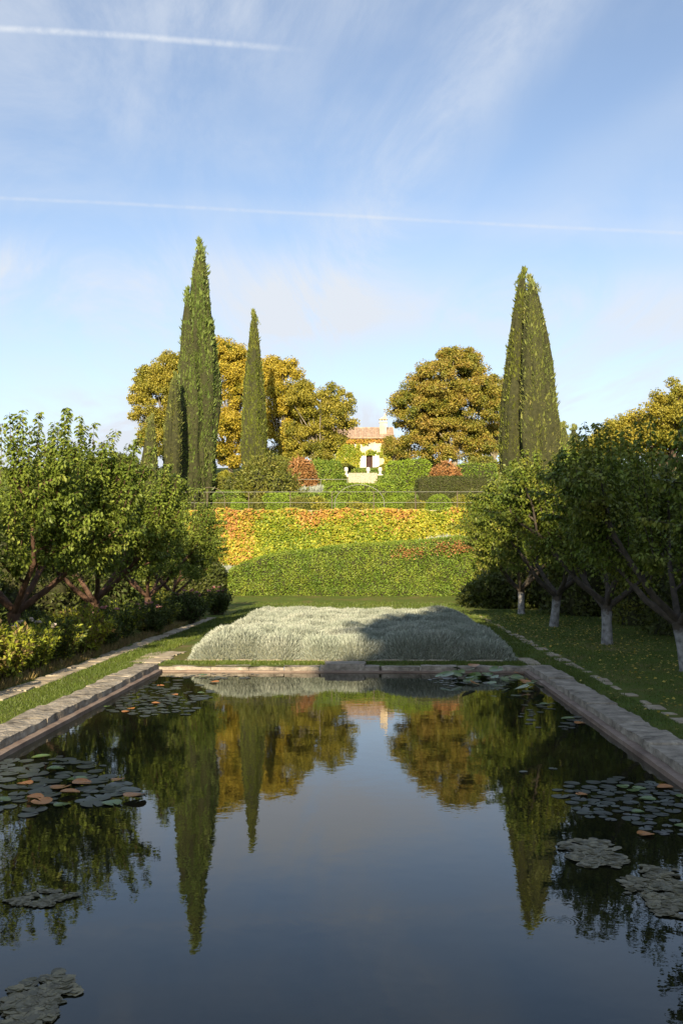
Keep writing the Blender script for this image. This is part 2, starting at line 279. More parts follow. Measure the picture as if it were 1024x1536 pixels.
# ------------------------------------------------------------------ sky and sun
def build_world():
    w = bpy.data.worlds.new('World'); scene.world = w; w.use_nodes = True; t = w.node_tree; t.nodes.clear(); L = t.links.new
    out = node(t,'ShaderNodeOutputWorld'); bg = node(t,'ShaderNodeBackground'); bg.inputs['Strength'].default_value = .088
    sky = node(t,'ShaderNodeTexSky', sky_type='NISHITA'); sky.sun_disc = False
    sky.sun_elevation = D2R(SUN_EL); sky.sun_rotation = D2R(180+SUN_SIDE); sky.altitude = 300; sky.air_density = 1.0; sky.dust_density = .35; sky.ozone_density = 2.2
    tc = node(t,'ShaderNodeTexCoord'); sx = node(t,'ShaderNodeSeparateXYZ'); L(tc.outputs['Generated'], sx.inputs[0])
    def mth(op, a, b=None, c=None, clamp=False):
        n = node(t,'ShaderNodeMath', operation=op); n.use_clamp = clamp
        for i, x in enumerate((a,b,c)):
            if x is None: continue
            if isinstance(x, (int,float)): n.inputs[i].default_value = x
            else: L(x, n.inputs[i])
        return n.outputs[0]
    def mapr(v, a, b, c=0.0, d=1.0, smooth=True):
        n = node(t,'ShaderNodeMapRange'); n.interpolation_type = 'SMOOTHSTEP' if smooth else 'LINEAR'
        for k, x in zip(('From Min','From Max','To Min','To Max'), (a,b,c,d)): n.inputs[k].default_value = x
        L(v, n.inputs['Value']); return n.outputs['Result']
    # high cloud sheet: directions projected on a plane overhead
    zc = mth('MAXIMUM', sx.outputs['Z'], .03); zc = mth('ADD', zc, .10)
    cx = node(t,'ShaderNodeCombineXYZ'); L(mth('DIVIDE', sx.outputs['X'], zc), cx.inputs[0]); L(mth('DIVIDE', sx.outputs['Y'], zc), cx.inputs[1])
    def nz(scale, rot, st, det=8, rough=.6, dist=.6, off=0):
        mp = node(t,'ShaderNodeMapping'); mp.inputs['Rotation'].default_value=(0,0,D2R(rot)); mp.inputs['Scale'].default_value=st; mp.inputs['Location'].default_value=(off,off*.7,off)
        L(cx.outputs[0], mp.inputs['Vector']); n = node(t,'ShaderNodeTexNoise'); n.inputs['Scale'].default_value=scale; n.inputs['Detail'].default_value=det
        n.inputs['Roughness'].default_value=rough; n.inputs['Distortion'].default_value=dist; L(mp.outputs[0], n.inputs['Vector']); return n.outputs['Fac']
    soft = nz(.8, 20, (1,.8,1), 6, .5, .4, 3.1); wisp = nz(1.9, -32, (1.0,.3,1), 10, .66, 1.6, 8.3)
    veil = mth('MULTIPLY', mapr(soft, .30, .75), mapr(wisp, .34, .66, .12, 1.0))
    def band(p1, p2, width, fade=None, wob=.012, nsc=2.0):
        a, b = ray(*p1).normalized(), ray(*p2).normalized(); n = a.cross(b).normalized()
        dn = node(t,'ShaderNodeVectorMath', operation='DOT_PRODUCT'); L(tc.outputs['Generated'], dn.inputs[0]); dn.inputs[1].default_value = n
        wn = node(t,'ShaderNodeTexNoise'); wn.inputs['Scale'].default_value = nsc; wn.inputs['Detail'].default_value=5; L(tc.outputs['Generated'], wn.inputs['Vector'])
        v = mth('ADD', dn.outputs['Value'], mth('MULTIPLY', mth('SUBTRACT', wn.outputs['Fac'], .5), wob))
        m = mapr(mth('ABSOLUTE', v), 0, width, 1, 0)
        if fade:
            (q1, q2) = fade; d = (ray(*q2).normalized()-ray(*q1).normalized()); ln = d.length; d = d.normalized()
            s0 = ray(*q1).normalized().dot(d)
            df = node(t,'ShaderNodeVectorMath', operation='DOT_PRODUCT'); L(tc.outputs['Generated'], df.inputs[0]); df.inputs[1].default_value = d
            m = mth('MULTIPLY', m, mapr(df.outputs['Value'], s0, s0+ln, 1, 0))
        return m
    fine = node(t,'ShaderNodeTexNoise'); fine.inputs['Scale'].default_value=110; fine.inputs['Detail'].default_value=4; L(tc.outputs['Generated'], fine.inputs['Vector'])
    tex = mapr(fine.outputs['Fac'], .3, .6, .45, 1)
    t1 = mth('MULTIPLY', band((0,46),(450,76),.0042,((330,70),(480,80)),.014), tex)
    t2 = mth('MULTIPLY', band((0,298),(1024,350),.0027,None,.008), tex)
    t2b = band((0,298),(1024,350),.02,None,.02)
    b1 = band((560,320),(760,60),.07,None,.10,2.5)
    b2 = band((0,420),(1024,470),.055,None,.09,2.5)
    b3 = band((640,400),(1024,180),.05,None,.10,2.5)
    m = mth('ADD', mth('MULTIPLY', veil, .85), mth('MULTIPLY', mth('MULTIPLY', b1, mapr(wisp,.3,.65,.1,1)), .6))
    m = mth('ADD', m, mth('MULTIPLY', mth('MULTIPLY', b2, mapr(wisp,.3,.65,.2,1)), .6)); m = mth('ADD', m, mth('MULTIPLY', b3, .14))
    m = mth('ADD', m, mapr(sx.outputs['Z'], .02, .36, .50, 0.0))
    m = mth('ADD', m, mth('MULTIPLY', t2b, .10))
    m = mth('MULTIPLY', m, 1.0, clamp=True); m = mth('ADD', m, mth('MULTIPLY', t2, .26)); m = mth('ADD', m, mth('MULTIPLY', t1, .45), clamp=True)
    mx = node(t,'ShaderNodeMix', data_type='RGBA'); L(m, mx.inputs['Factor']); hsv = node(t,'ShaderNodeHueSaturation'); hsv.inputs['Saturation'].default_value=.86; L(sky.outputs[0], hsv.inputs['Color']); tint = node(t,'ShaderNodeVectorMath', operation='MULTIPLY'); tint.inputs[1].default_value=(.99,.99,1.0); L(hsv.outputs[0], tint.inputs[0]); L(tint.outputs[0], mx.inputs['A'])
    # thin cloud brightened on the sun's side of the sky, as added fill
    sdn = node(t,'ShaderNodeVectorMath', operation='DOT_PRODUCT'); L(tc.outputs['Generated'], sdn.inputs[0])
    sdn.inputs[1].default_value = (-math.sin(D2R(SUN_SIDE))*math.cos(D2R(SUN_EL)), -math.cos(D2R(SUN_SIDE))*math.cos(D2R(SUN_EL)), math.sin(D2R(SUN_EL)))
    gl = mapr(sdn.outputs['Value'], -.15, .9, 1.0, 2.6); vs = node(t,'ShaderNodeVectorMath', operation='SCALE'); vs.inputs[0].default_value = CLOUD[:3]; L(gl, vs.inputs['Scale'])
    L(vs.outputs[0], mx.inputs['B'])
    L(mx.outputs['Result'], bg.inputs['Color']); L(bg.outputs[0], out.inputs['Surface'])
CLOUD = (4.2,4.5,4.95,1)
build_world()
s = bpy.data.lights.new('sun','SUN'); s.energy = 5.0; s.angle = D2R(.5); s.color = (1,.82,.56)
so = bpy.data.objects.new('sun', s); COL.objects.link(so)
sd = Vector((math.sin(D2R(SUN_SIDE))*math.cos(D2R(SUN_EL)), math.cos(D2R(SUN_SIDE))*math.cos(D2R(SUN_EL)), -math.sin(D2R(SUN_EL))))
so.rotation_euler = sd.to_track_quat('-Z','Y').to_euler()
scene.view_settings.view_transform = 'Standard'; scene.view_settings.look = 'None'; scene.view_settings.exposure = 1.08; scene.view_settings.gamma = 1
scene.cycles.max_bounces = 6; scene.cycles.transparent_max_bounces = 4; scene.cycles.use_denoising = True

# ------------------------------------------------------------------ ground
PX0, PX1, PY0, PY1 = -3.50, 2.60, .6, 16.9
GZ = .09
TERR = [(-400,GZ),(42,GZ),(46,.35),(50,1.4),(51.99,1.7),(52.3,4.4),(63,4.6),(72,6.0),(85,7.8),(100,9.4),(117,10.8),(119.5,12.0),(135,13.2),(158,16.7),(200,17.2),(900,17.2)]
def terr(y):
    for (a, za), (b, zb) in zip(TERR, TERR[1:]):
        if y <= b: return za+(zb-za)*(y-a)/(b-a)
    return TERR[-1][1]
def ground():
    xs = sorted(set([-900,-300,-100,-60,-40] + [-30+i*1.5 for i in range(17)] + [PX0-.11,PX1+.11] + [-2+i for i in range(5)] + [4+i*1.5 for i in range(18)] + [40,60,100,300,900]))
    ys = sorted(set([-900,-200,-60,-20,-5,PY0-.11,PY1+.09] + [2+i*1.5 for i in range(10)] + [18+i*1.5 for i in range(16)] + [p[0] for p in TERR if p[0]>-300] + [55,59,67,78,92,108,127,146,175,260,400]))
    V = []; idx = {}
    for j, y in enumerate(ys):
        for i, x in enumerate(xs):
            idx[i,j] = len(V); z = terr(y)
            if y > 54: z += .25*noise.noise(Vector((x*.15, y*.15, 0)))
            V.append((x,y,z))
    Fc = []
    for j in range(len(ys)-1):
        for i in range(len(xs)-1):
            if xs[i] >= PX0-.12 and xs[i+1] <= PX1+.12 and ys[j] >= PY0-.12 and ys[j+1] <= PY1+.1: continue
            Fc.append((idx[i,j],idx[i+1,j],idx[i+1,j+1],idx[i,j+1]))
    g = Geo(); g.add(V, np.array(Fc)); return tag(g.build('ground', M['ground']), kind='structure')
ground()
g = Geo(); g.add([(PX0,PY0,0),(PX1,PY0,0),(PX1,PY1,0),(PX0,PY1,0)], np.array([(0,1,2,3)])); tag(g.build('water', M['water']), kind='structure')

def slab(g, x0, x1, y0, y1, z0, z1, m=0, seg=.09, amp=.017, seed=0):
    "rough stone slab: subdivided box with broken edges"
    nx = max(3,int((x1-x0)/seg)); ny = max(3,int((y1-y0)/seg))
    def nf(x,y,k): return noise.noise(Vector((x*3.1+seed,y*3.1,k)))
    def fn(u,v):
        a = u*4; # perimeter strip walk is not needed: top sheet with dropped rim
        return None
    V=[]; 
    for j in range(ny+3):
        for i in range(nx+3):
            ii=min(max(i-1,0),nx); jj=min(max(j-1,0),ny)
            x=x0+(x1-x0)*ii/nx; y=y0+(y1-y0)*jj/ny; rim = i in (0,nx+2) or j in (0,ny+2)
            edge = ii in (0,nx) or jj in (0,ny)
            wob = amp*2.2
            x+=wob*nf(x,y,1)*(1 if edge else .3); y+=wob*nf(x,y,5)*(1 if edge else .3)
            z = z0 if rim else z1+amp*nf(x,y,9)-(.008 if edge else 0)+amp*.6*noise.noise(Vector((x*11,y*11,seed)))
            V.append((x,y,z))
    W=nx+3
    Fc=[(j*W+i,j*W+i+1,(j+1)*W+i+1,(j+1)*W+i) for j in range(ny+2) for i in range(nx+2)]
    g.add(V, np.array(Fc), m, False)
# pool edge: low rendered ledge at the water and a rough stone coping behind it
def coping(name, label, x0, x1, y0, y1, long_y, zt=.14):
    g = Geo(); p = y0 if long_y else x0; end = y1 if long_y else x1; k = 0
    while p < end-.05:
        q = min(end, p+random.uniform(.55,1.1)); gap=.006; dz = random.uniform(-.012,.015); o=random.uniform(-.015,.02)
        if end-q < .3: q = end
        if long_y: slab(g, x0+(o if x0<0 else -o*.3), x1+(o*.3 if x0<0 else o), p+gap, q-gap, -.05, zt+dz, seed=k*7+x0)
        else: slab(g, p+gap, q-gap, y0+o*.3, y1+o, -.05, zt+dz, seed=k*7+x0)
        p = q; k += 1
    return tag(g.build(name, M['stone']), label, 'pool edge', kind='thing')
coping('pool_coping', 'rough grey stone coping along the left side of the pool', PX0-.47, PX0-.09, PY0, PY1+.05, True)
coping('pool_coping', 'worn grey stone coping along the right side of the pool, crumbling at its edge', PX1+.09, PX1+.44, PY0, PY1+.05, True)
coping('pool_coping', 'thin pale stone coping across the far end of the pool', PX0-.09, PX1+.5, PY1+.05, PY1+.30, False, .10)
g = Geo()
for (a,b,c,d) in ((PX0-.12,PX0,PY0,PY1),(PX1,PX1+.12,PY0,PY1)): slab(g, a,b,c,d,-.3,.055, seg=.15, amp=.004)
slab(g, PX0-.12, PX1+.12, PY1, PY1+.1, -.3, .03, seg=.2, amp=.004)
tag(g.build('pool_ledge', M['ledge']), 'brownish smooth ledge just above the water around the pool', 'pool ledge')
ms = at(520, 1000, PY1+.2)
g = Geo(); slab(g, ms.x-.38, ms.x+.30, PY1+.05, PY1+.55, -.05, .15, seg=.1)
spout = tag(g.build('stone_step', M['stone']), 'raised stone block in the middle of the far pool edge', 'stone block')

# stone paths
def path(name, x0, x1, y0, y1, zt, label=None, gapmax=.05, sz=(.3,.6)):
    g = Geo(); y = y0; k = 0
    while y < y1:
        q = y+random.uniform(*sz)
        xa = x0+random.uniform(-.04,.05); xb = x1+random.uniform(-.06,.04)
        slab(g, xa, xb, y, q, zt-.08, zt+random.uniform(-.006,.012), seg=.09, amp=.012, seed=k); y = q+random.uniform(.008,gapmax); k += 1
    return tag(g.build(name, M['stone_p']), kind='structure')
path('path', -5.02, -4.68, 5, 31, GZ+.02)
path('path_right', 3.42, 3.58, 6, 33, GZ+.015, gapmax=.5, sz=(.15,.5))
path('path_corner', -4.2, -3.62, 16.95, 19.5, GZ+.018)
path('path_end', 2.72, 3.0, 16.9, 18.2, GZ+.018)
g = Geo(); x = -3.3
while x < 2.4:
    q = x+random.uniform(.3,.7); slab(g, x, q, 17.83, 17.93, .05, GZ+.03, seg=.08, amp=.012, seed=x); x = q+random.uniform(.01,.3)
tag(g.build('path_edging', M['stone_p']), kind='structure')
# pale gravel walk seen behind the low hedge
g = Geo(); V,Q = grid_surface(lambda u,v:(-13+24*u, 46.5+4.5*v, terr(46.5+4.5*v)+.03+.02*noise.noise(Vector((u*30,v*8,0)))), 30, 8); g.add(V,Q)
tag(g.build('gravel_path', M['gravel']), kind='structure')

# ------------------------------------------------------------------ grass, fallen leaves
def grass():
    g = Geo()
    def patch(x0,x1,y0,y1,n,h,keep=None):
        P = np.c_[rng.uniform(x0,x1,n), rng.uniform(y0,y1,n), np.full(n,GZ-.005)]
        dens = np.array([noise.noise(Vector((p[0]*1.3,p[1]*1.3,3))) for p in P]); P = P[dens > rng.uniform(-.9,.15,n)]; n=len(P)
        U = np.c_[rng.normal(0,.45,n), rng.normal(0,.45,n), np.ones(n)]; N = rnd(n)
        sc = np.clip(P[:,1]/16,.6,2.0)
        g.leaves(P, U, N, rng.uniform(.6,1.3,n)*h*np.sqrt(sc), .009*sc*rng.uniform(.8,1.5,n), fold=0, wide=.25)
    patch(-4.68,-3.95,5,17.5,30000,.045); patch(-4.7,-3.95,17.5,31,14000,.05)
    patch(-3.6,2.8,17.28,17.85,16000,.04)
    patch(3.05,3.42,6,17,9000,.04); patch(3.6,8,8,20,42000,.035); patch(2.8,3.5,15,33,12000,.04); patch(3.6,9,20,36,30000,.04)
    patch(-4.6,3.5,26,44,30000,.05)
    return tag(g.build('grass', M['grass']), 'short lawn grass around the pool and under the right fruit trees', 'grass', kind='stuff')
grass()
n=1500; P=np.c_[rng.normal(5.0,1.0,n), rng.uniform(9,33,n), np.full(n,GZ+.03)]; P=P[(P[:,0]>3.1)&(P[:,0]<8)]; n=len(P)
N = np.c_[rng.normal(0,.35,n),rng.normal(0,.35,n),np.ones(n)]
g=Geo(); g.leaves(P, np.c_[rnd(n)[:,:2],rng.normal(0,.2,n)], N, rng.uniform(.04,.075,n), rng.uniform(.03,.05,n)); 
tag(g.build('fallen_leaves', M['fallen']), 'yellow fallen leaves scattered on the shaded lawn', 'fallen leaves', kind='stuff')

# ------------------------------------------------------------------ lavender bed
def lavender(x0,x1,y0,y1,z0,h,n,name='lavender_bed',label='',spc=.7,L=(.05,.11),W=.011):
    cs=[]; y=y0+spc/2; r=0
    while y<y1-spc*.3:
        x=x0+spc/2+(r%2)*spc*.5
        while x<x1-spc*.2: cs.append((x+random.uniform(-.17,.17),y+random.uniform(-.17,.17),random.uniform(.80,1.15))); x+=spc
        y+=spc*.9; r+=1
    C=np.array(cs)
    def hgt(x,y):
        d=np.sqrt(((C[:,:2]-(x,y))**2).sum(1)); k=np.argmin(d/C[:,2]); 
        ed=min(x-x0,x1-x,y-y0,y1-y); e=min(1,max(0,ed*(1+.35*noise.noise(Vector((x*2.2,y*2.2,8))))/.55)); e=math.sqrt(1-(1-e)**2)
        return z0+h*C[k,2]*e*(.55+.45*math.sqrt(max(0,1-(d[k]/spc/.85)**2)))+.03*noise.noise(Vector((x*5,y*5,2)))
    g=Geo(); nu=int((x1-x0)/.11); nv=int((y1-y0)/.14)
    V,Q=grid_surface(lambda u,v:(x0+(x1-x0)*u,y0+(y1-y0)*v,hgt(x0+(x1-x0)*u,y0+(y1-y0)*v)-.07),nu,nv); g.add(V,Q,1,True)
    P,N=sample(V,Q,n)
    # spikes fan out from the heart of each clump
    d2=((P[:,None,0]-C[None,:,0])**2+(P[:,None,1]-C[None,:,1])**2) if n*len(C)<3e7 else None
    if d2 is None:
        k=np.concatenate([np.argmin((P[i:i+20000,None,0]-C[None,:,0])**2+(P[i:i+20000,None,1]-C[None,:,1])**2,1) for i in range(0,n,20000)])
    else: k=np.argmin(d2,1)
    O=P[:,:2]-C[k,:2]; U=np.c_[O*1.6,np.full(n,.75)]+N*.5+rng.normal(0,.16,(n,3))
    g.leaves(P,U,rnd(n),rng.uniform(*L,n)*rng.choice([1,1,1,1.25],n),W*rng.uniform(.7,1.5,n),fold=0,wide=.7)
    return tag(g.build(name,[M['lavender'],M['lavtwig']]),label,'lavender',kind='stuff')
lavender(-3.25,2.62,18.0,28.4,GZ,.49,300000,label='silvery grey lavender bed clipped flat behind the pool')
lavender(-13,-6.5,47.3,49.6,0.55,.8,14000,label='pale lavender strip at the foot of the golden creeper wall, left side',L=(.25,.45),W=.04,spc=.9)
lavender(2.0,6.5,49.0,51.3,1.5,1.2,9000,label='pale lavender strip showing above the right end of the clipped hedge',L=(.25,.45),W=.04,spc=.9)
a=at(445,733,70); b=at(493,733,70)
lavender(a.x,b.x,70,73,5.9,.9,6000,label='pale grey lavender strip on the upper terrace beside the round olive shrub',L=(.3,.5),W=.05,spc=.9)

# ------------------------------------------------------------------ hedges and shrubs
def box_hedge(name,label,cat,x0,x1,y0,y1,zb,ztop,mat,n,L,W,rnd_r=.35,lump=.12,group=None,ntall=None):
    "clipped hedge: ztop may be a number or a function of x; rounded shoulders, lumpy faces"
    zt = ztop if callable(ztop) else (lambda x: ztop)
    cx,cy,hx,hy=(x0+x1)/2,(y0+y1)/2,(x1-x0)/2,(y1-y0)/2
    def fn(u,v):
        a=2*math.pi*u; c,s_=math.cos(a),math.sin(a); e=.28
        px=math.copysign(abs(c)**e,c); py=math.copysign(abs(s_)**e,s_)
        # v: 0 ground .. .7 shoulder .. 1 top centre
        if v<.68: k=1; hz=v/.68*.93
        else:
            w=(v-.68)/.32; k=1-w**1.6; hz=.93+.07*min(1,w*3.2)
        x=cx+hx*px*k; y=cy+hy*py*k; top=zt(x); z=zb+(top-zb)*hz
        q=Vector((x*.9,y*.9,z*.9)); d=lump*noise.noise(q)+lump*.6*noise.noise(q*2.7)
        return (x+px*d,y+py*d,z+(d*.6 if v>.6 else 0))
    nu=max(48,int((hx+hy)*4/.25)); V,Q=grid_surface(fn,min(nu,220),34,True)
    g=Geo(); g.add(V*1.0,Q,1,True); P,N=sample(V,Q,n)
    if np.mean(N[:, :2]*(P[:,:2]-(cx,cy)))<0: N=-N
    U=N*.45+rnd(n)*.9+np.array((0,0,.1)); dd=rng.random((n,1))**2*.12; g.leaves(P-N*L*.1+N*dd,U,N+rnd(n)*.7,L*rng.uniform(.6,1.4,n),W*rng.uniform(.7,1.3,n))
    if name=='clipped_hedge':       # russet creeper grown through the top of the hedge
        c=np.array([(1.8,44.9,2.25),(3.4,44.9,2.5),(4.2,45,2.45)]); k=rng.integers(0,3,900); PP=c[k]+rng.normal(0,1,(900,3))*np.array((.38,.14,.14)); g.leaves(PP,rnd(900),rnd(900)+np.array((0,-1,.2)),.09,.07,m=2)
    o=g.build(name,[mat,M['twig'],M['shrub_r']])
    return tag(o,label,cat,group)
def dome(name,label,cat,c,rx,ry,h,mat,n,L,W,lump=.15,group=None,parent=None,shoots=0,build=True):
    "rounded shrub on the ground"
    def fn(u,v):
        a=2*math.pi*u; e=v*math.pi/2; k=math.cos(e)**.6 if v<1 else 0
        x,y,z=math.cos(a)*k,math.sin(a)*k,math.sin(e)
        q=Vector((x*1.5+c[0],y*1.5+c[1],z*1.5)); d=1+lump*noise.noise(q*1.3)+lump*.7*noise.noise(q*3.1)
        return (x*rx*d,y*ry*d,z*h*d)
    V,Q=grid_surface(fn,40,20,True); V=V*.93
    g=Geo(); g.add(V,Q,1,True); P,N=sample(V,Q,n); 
    if np.mean((N*P).sum(1))<0: N=-N
    off=rng.random((n,1))**2*(.06+lump)*max(rx,h)*.8
    g.leaves(P+N*off*.6,N*.5+rnd(n)*.8+np.array((0,0,.25)),N+rnd(n)*.6,L*rng.uniform(.6,1.4,n),W*rng.uniform(.7,1.3,n))
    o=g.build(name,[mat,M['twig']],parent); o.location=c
    return tag(o,label,cat,group) if label else o

# clipped hedge across the end of the lawn
box_hedge('clipped_hedge','long clipped green hedge behind the lavender bed, higher to the right','hedge',-6.3,5.2,45.0,46.6,.2,
          lambda x: float(np.interp(x,(-6.6,-5.6,-4.2,-1.6,1.4,5.2),(1.25,1.7,2.1,2.42,2.64,2.9))), M['hedge'],60000,.085,.055,lump=.2)
# retaining wall and its creeper
wx0,wx1=-16,11.5
w=empty('retaining_wall',(0,0,0)); tag(w,'long retaining wall hidden under yellow and orange creeper','retaining wall')
g=Geo(); g.box(((wx0+wx1)/2,52.15,2.95),(wx1-wx0,.5,3.1)); g.build('masonry',M['wallstone'],w)
V,Q=grid_surface(lambda u,v:(wx0+(wx1-wx0)*u,51.72-.35*noise.noise(Vector((u*14,v*2.5,0)))-.12*noise.noise(Vector((u*50,v*9,4)))-.25*(1-v),1.4+3.15*v+(.20*noise.noise(Vector((u*22,0,7)))+.14*noise.noise(Vector((u*75,0,2))))*v),180,24)
g=Geo(); g.add(V,Q,0,True); n=42000; P,N=sample(V,Q,n); N*=np.sign(-N[:,1:2]+1e-6)
red=(P[:,2]+np.array([noise.noise(Vector((p[0]*.5,p[2]*.8,0))) for p in P])*1.6+rng.normal(0,.45,n))>4.45
left=(P[:,0]<-6.0)&(rng.random(n)<.4); red|=left
U=rnd(n)*.6+np.array((0,-.3,-.6)); NN=N+rnd(n)*.5+np.array((0,0,.5))
S=rng.uniform(.09,.19,n)
o1=rng.random((n,1))*.16
for k,mm in ((False,0),(True,1)):
    s_=red==k; g.leaves(P[s_]+N[s_]*o1[s_],U[s_],NN[s_],S[s_],S[s_]*.85,m=mm)
g.build('creeper',[M['creeper'],M['creeper_r']],w)

# right end: tall ivy-like bush leaning over wall and hedge, with pale leaves
def p3(u,v,D): return at(u,v,D)
TERM=[]
def shrub_px(label,u0,u1,vt,D,mat,n=5000,L=.16,W=.1,name='shrub',cat='shrub',group=None,dep=None,lump=.16,zb=None,vb=None):
    a=at(u0,vt,D); b=at(u1,vt,D); r=(b.x-a.x)/2; z0=terr(D) if zb is None else zb
    if vb: z0=at(u0,vb,D).z
    return dome(name,label,cat,((a.x+b.x)/2,D,z0-.1),r,dep or r,a.z-z0+.1,mat,n,L,W,lump,group)
# upper terraces
box_hedge('terrace_hedge','mid green clipped hedge behind the metal hoop','hedge',at(487,740,60).x,at(592,740,60).x,60,62.5,4.3,at(540,727,60).z,M['hedge_l'],16000,.11,.08)
a=at(581,692,76); b=at(645,692,76)
box_hedge('laurel_hedge','bright green clipped hedge block right of the stone steps','hedge',a.x,b.x,76,80,5.8,a.z,M['hedge_l'],15000,.16,.10,lump=.25)
a=at(626,716,66); b=at(742,716,66)
box_hedge('yew_hedge','dark clipped box hedge below the red shrub','hedge',a.x,b.x,66,68,4.5,a.z,M['hedge_d'],16000,.10,.06,lump=.05)
a=at(688,697,80); b=at(745,697,80)
box_hedge('terrace_hedge','green hedge end right of the red shrub','hedge',a.x,b.x,80,82,6.0,a.z,M['hedge'],6000,.15,.10)
shrub_px('brilliant red autumn shrub above the dark clipped hedge',643,692,697,73,M['shrub_r'],6000,.2,.1)
shrub_px('large olive green shrub left of centre behind the railing',352,446,694,63,M['shrub_o'],12000,.17,.10,lump=.3)
shrub_px('orange red shrub between the large olive shrub and the round green one',430,474,689,82,M['shrub_r'],5000,.2,.12)
shrub_px('round green shrub left of the stone steps',456,517,693,86,M['hedge'],9000,.17,.11)
shrub_px('low green hedge-like shrub sloping right of the steps',560,612,716,70,M['hedge'],7000,.14,.09,dep=1.5)
shrub_px('dark rounded shrub at the foot of the thin bare-topped cypress',344,372,706,64,M['hedge_d'],4000,.14,.08)
shrub_px('grey green domed bush at the left end of the railing',318,350,718,66,M['shrub_o'],4000,.14,.09)
tops=[(332,26,753,'leftmost of the low clipped balls behind the railing'),(360,32,751,'clipped ball under the dark rounded shrub'),(383,30,750,'clipped ball below the olive shrub, left of a railing post'),(420,36,746,'broad clipped ball with pale flowers below the olive shrub'),
      (449,34,748,'clipped ball left of the yellow bush'),(596,34,748,'clipped ball at the right foot of the hoop'),(620,30,752,'small clipped ball between two yellow bushes'),(658,42,745,'broad clipped ball before the dark hedge')]
for k,(u,wd,vt,lab) in enumerate(tops):
    shrub_px(lab,u-wd/2,u+wd/2,vt-3,53.9+.2*(k%3),M['hedge_l'] if k%2 else M['shrub_o'],3500,.07,.05,name='topiary_ball',cat='topiary',group='low clipped balls along the railing',lump=.05)
ys=[(474,44,750,'yellow green bush left of the hoop',M['shrub_y']),(536,60,756,'low yellow bush inside the hoop',M['shrub_y']),(625,34,754,'yellow bush between clipped balls right of the hoop',M['shrub_y']),(690,50,748,'yellowing bush at the right end of the railing',M['shrub_y']),(722,46,752,'olive yellow bush where the wall meets the right trees',M['shrub_o']),(510,36,754,'green bush at the left foot of the hoop',M['hedge'])]
for k,(u,wd,vt,lab,mt) in enumerate(ys): shrub_px(lab,u-wd/2,u+wd/2,vt,55.6+.4*(k%2),mt,4000,.11,.07,group=None,lump=.25)
a=at(528,705,126); b=at(572,705,126)
box_hedge('low_hedge','low trimmed hedge behind the white posts, below the house door','hedge',a.x,b.x,126,127.5,11.8,a.z,M['hedge'],4000,.2,.12,lump=.05)
for (u0,u1,vt,D,mt,lab) in ((470,500,700,150,M['shrub_y'],'yellow bush under the left house windows'),(503,530,699,150,M['shrub_o'],'olive bush left of the house door'),(566,590,700,148,M['shrub_y'],'yellow bush right of the open shutter'),
        (400,440,690,110,M['shrub_o'],'olive bush under the golden plane tree'),(590,625,693,140,M['hedge_d'],'dark bush in the shade right of the house'),(625,660,689,150,M['hedge_d'],'dark bush behind the bronze plane trunk'),(700,750,690,120,M['shrub_o'],'olive bush between bronze plane and right cypresses'),
        (322,350,712,100,M['shrub_y'],'yellow bush right of the tall left cypress'),(118,165,694,92,M['shrub_o'],'brown green bush on the skyline above the left fruit trees'),(150,215,690,96,M['hedge_d'],'dark evergreen bush on the skyline left of the cypresses'),(60,128,712,90,M['shrub_o'],'olive bush on the skyline far left')):
    shrub_px(lab,u0,u1,vt,D,mt,5000,.28,.18,lump=.3)
# dense growth behind the left and right fruit rows
for (x,y,r,h,mt,lab) in ((-10.2,17,2.3,2.3,M['hedge_d'],'dark bush behind the nearest left fruit tree'),(-11,23,2.4,2.4,M['bed_d'],'green bush behind the second left fruit tree'),(-10.5,29,2.4,2.2,M['hedge_d'],'dark bush behind the third left fruit tree'),(-11.5,37,3,2.5,M['bed_d'],'green bush left of the gravel walk'),
        (-8.6,46.3,1.9,1.7,M['hedge_d'],'dark low bush at the left end of the clipped hedge'),(-11.8,45,2.0,2.0,M['shrub_o'],'olive bush before the pale walk on the left'),(-15,24,3.4,3.4,M['shrub_o'],'tall olive bush deep behind the left fruit trees'),(-17,38,4,3.6,M['hedge'],'broad green bush at the left end of the creeper wall'),(-14.5,14,2.6,3,M['shrub_o'],'olive bush at the far left edge'),
        (8.9,20,1.7,2.7,M['shrub_o'],'brownish hedge bush behind the second white trunk'),(8.8,24,1.9,2.9,M['hedge_d'],'dark hedge bush behind the right lawn'),(9.0,28.5,2,3.0,M['shrub_o'],'olive hedge bush behind the third white trunk'),(8.4,33.5,2.2,3.2,M['hedge_d'],'dark hedge bush at the back of the right lawn'),
        (8.9,16,1.7,2.5,M['shrub_r'],'rusty orange bush behind the nearest white trunk'),(9.4,12,1.9,2.6,M['hedge_d'],'dark hedge bush at the right edge of the lawn'),(7.2,39,2.3,3.4,M['hedge_d'],'dark bush behind the last right fruit tree'),
        (5.2,38.6,1.5,1.15,M['hedge_d'],'low dark mounded shrub at the right end of the lawn'),(6.8,44,1.9,3.6,M['shrub_o'],'tall olive bush closing the right end of the hedge'),(8.5,48,3,4.6,M['shrub_y'],'tall yellow green bush by the creeper wall behind the right trees'),(10.5,54,3,2.9,M['hedge'],'tall green bush left of the cypress pair'),(14,44,3.6,4.4,M['hedge_d'],'big dark bush behind the right row')):
    dome('bush',lab,'bush',(x,y,terr(y)-.05),r,r,h,mt,9000,.11 if y<30 else .16,.07 if y<30 else .1,.3)
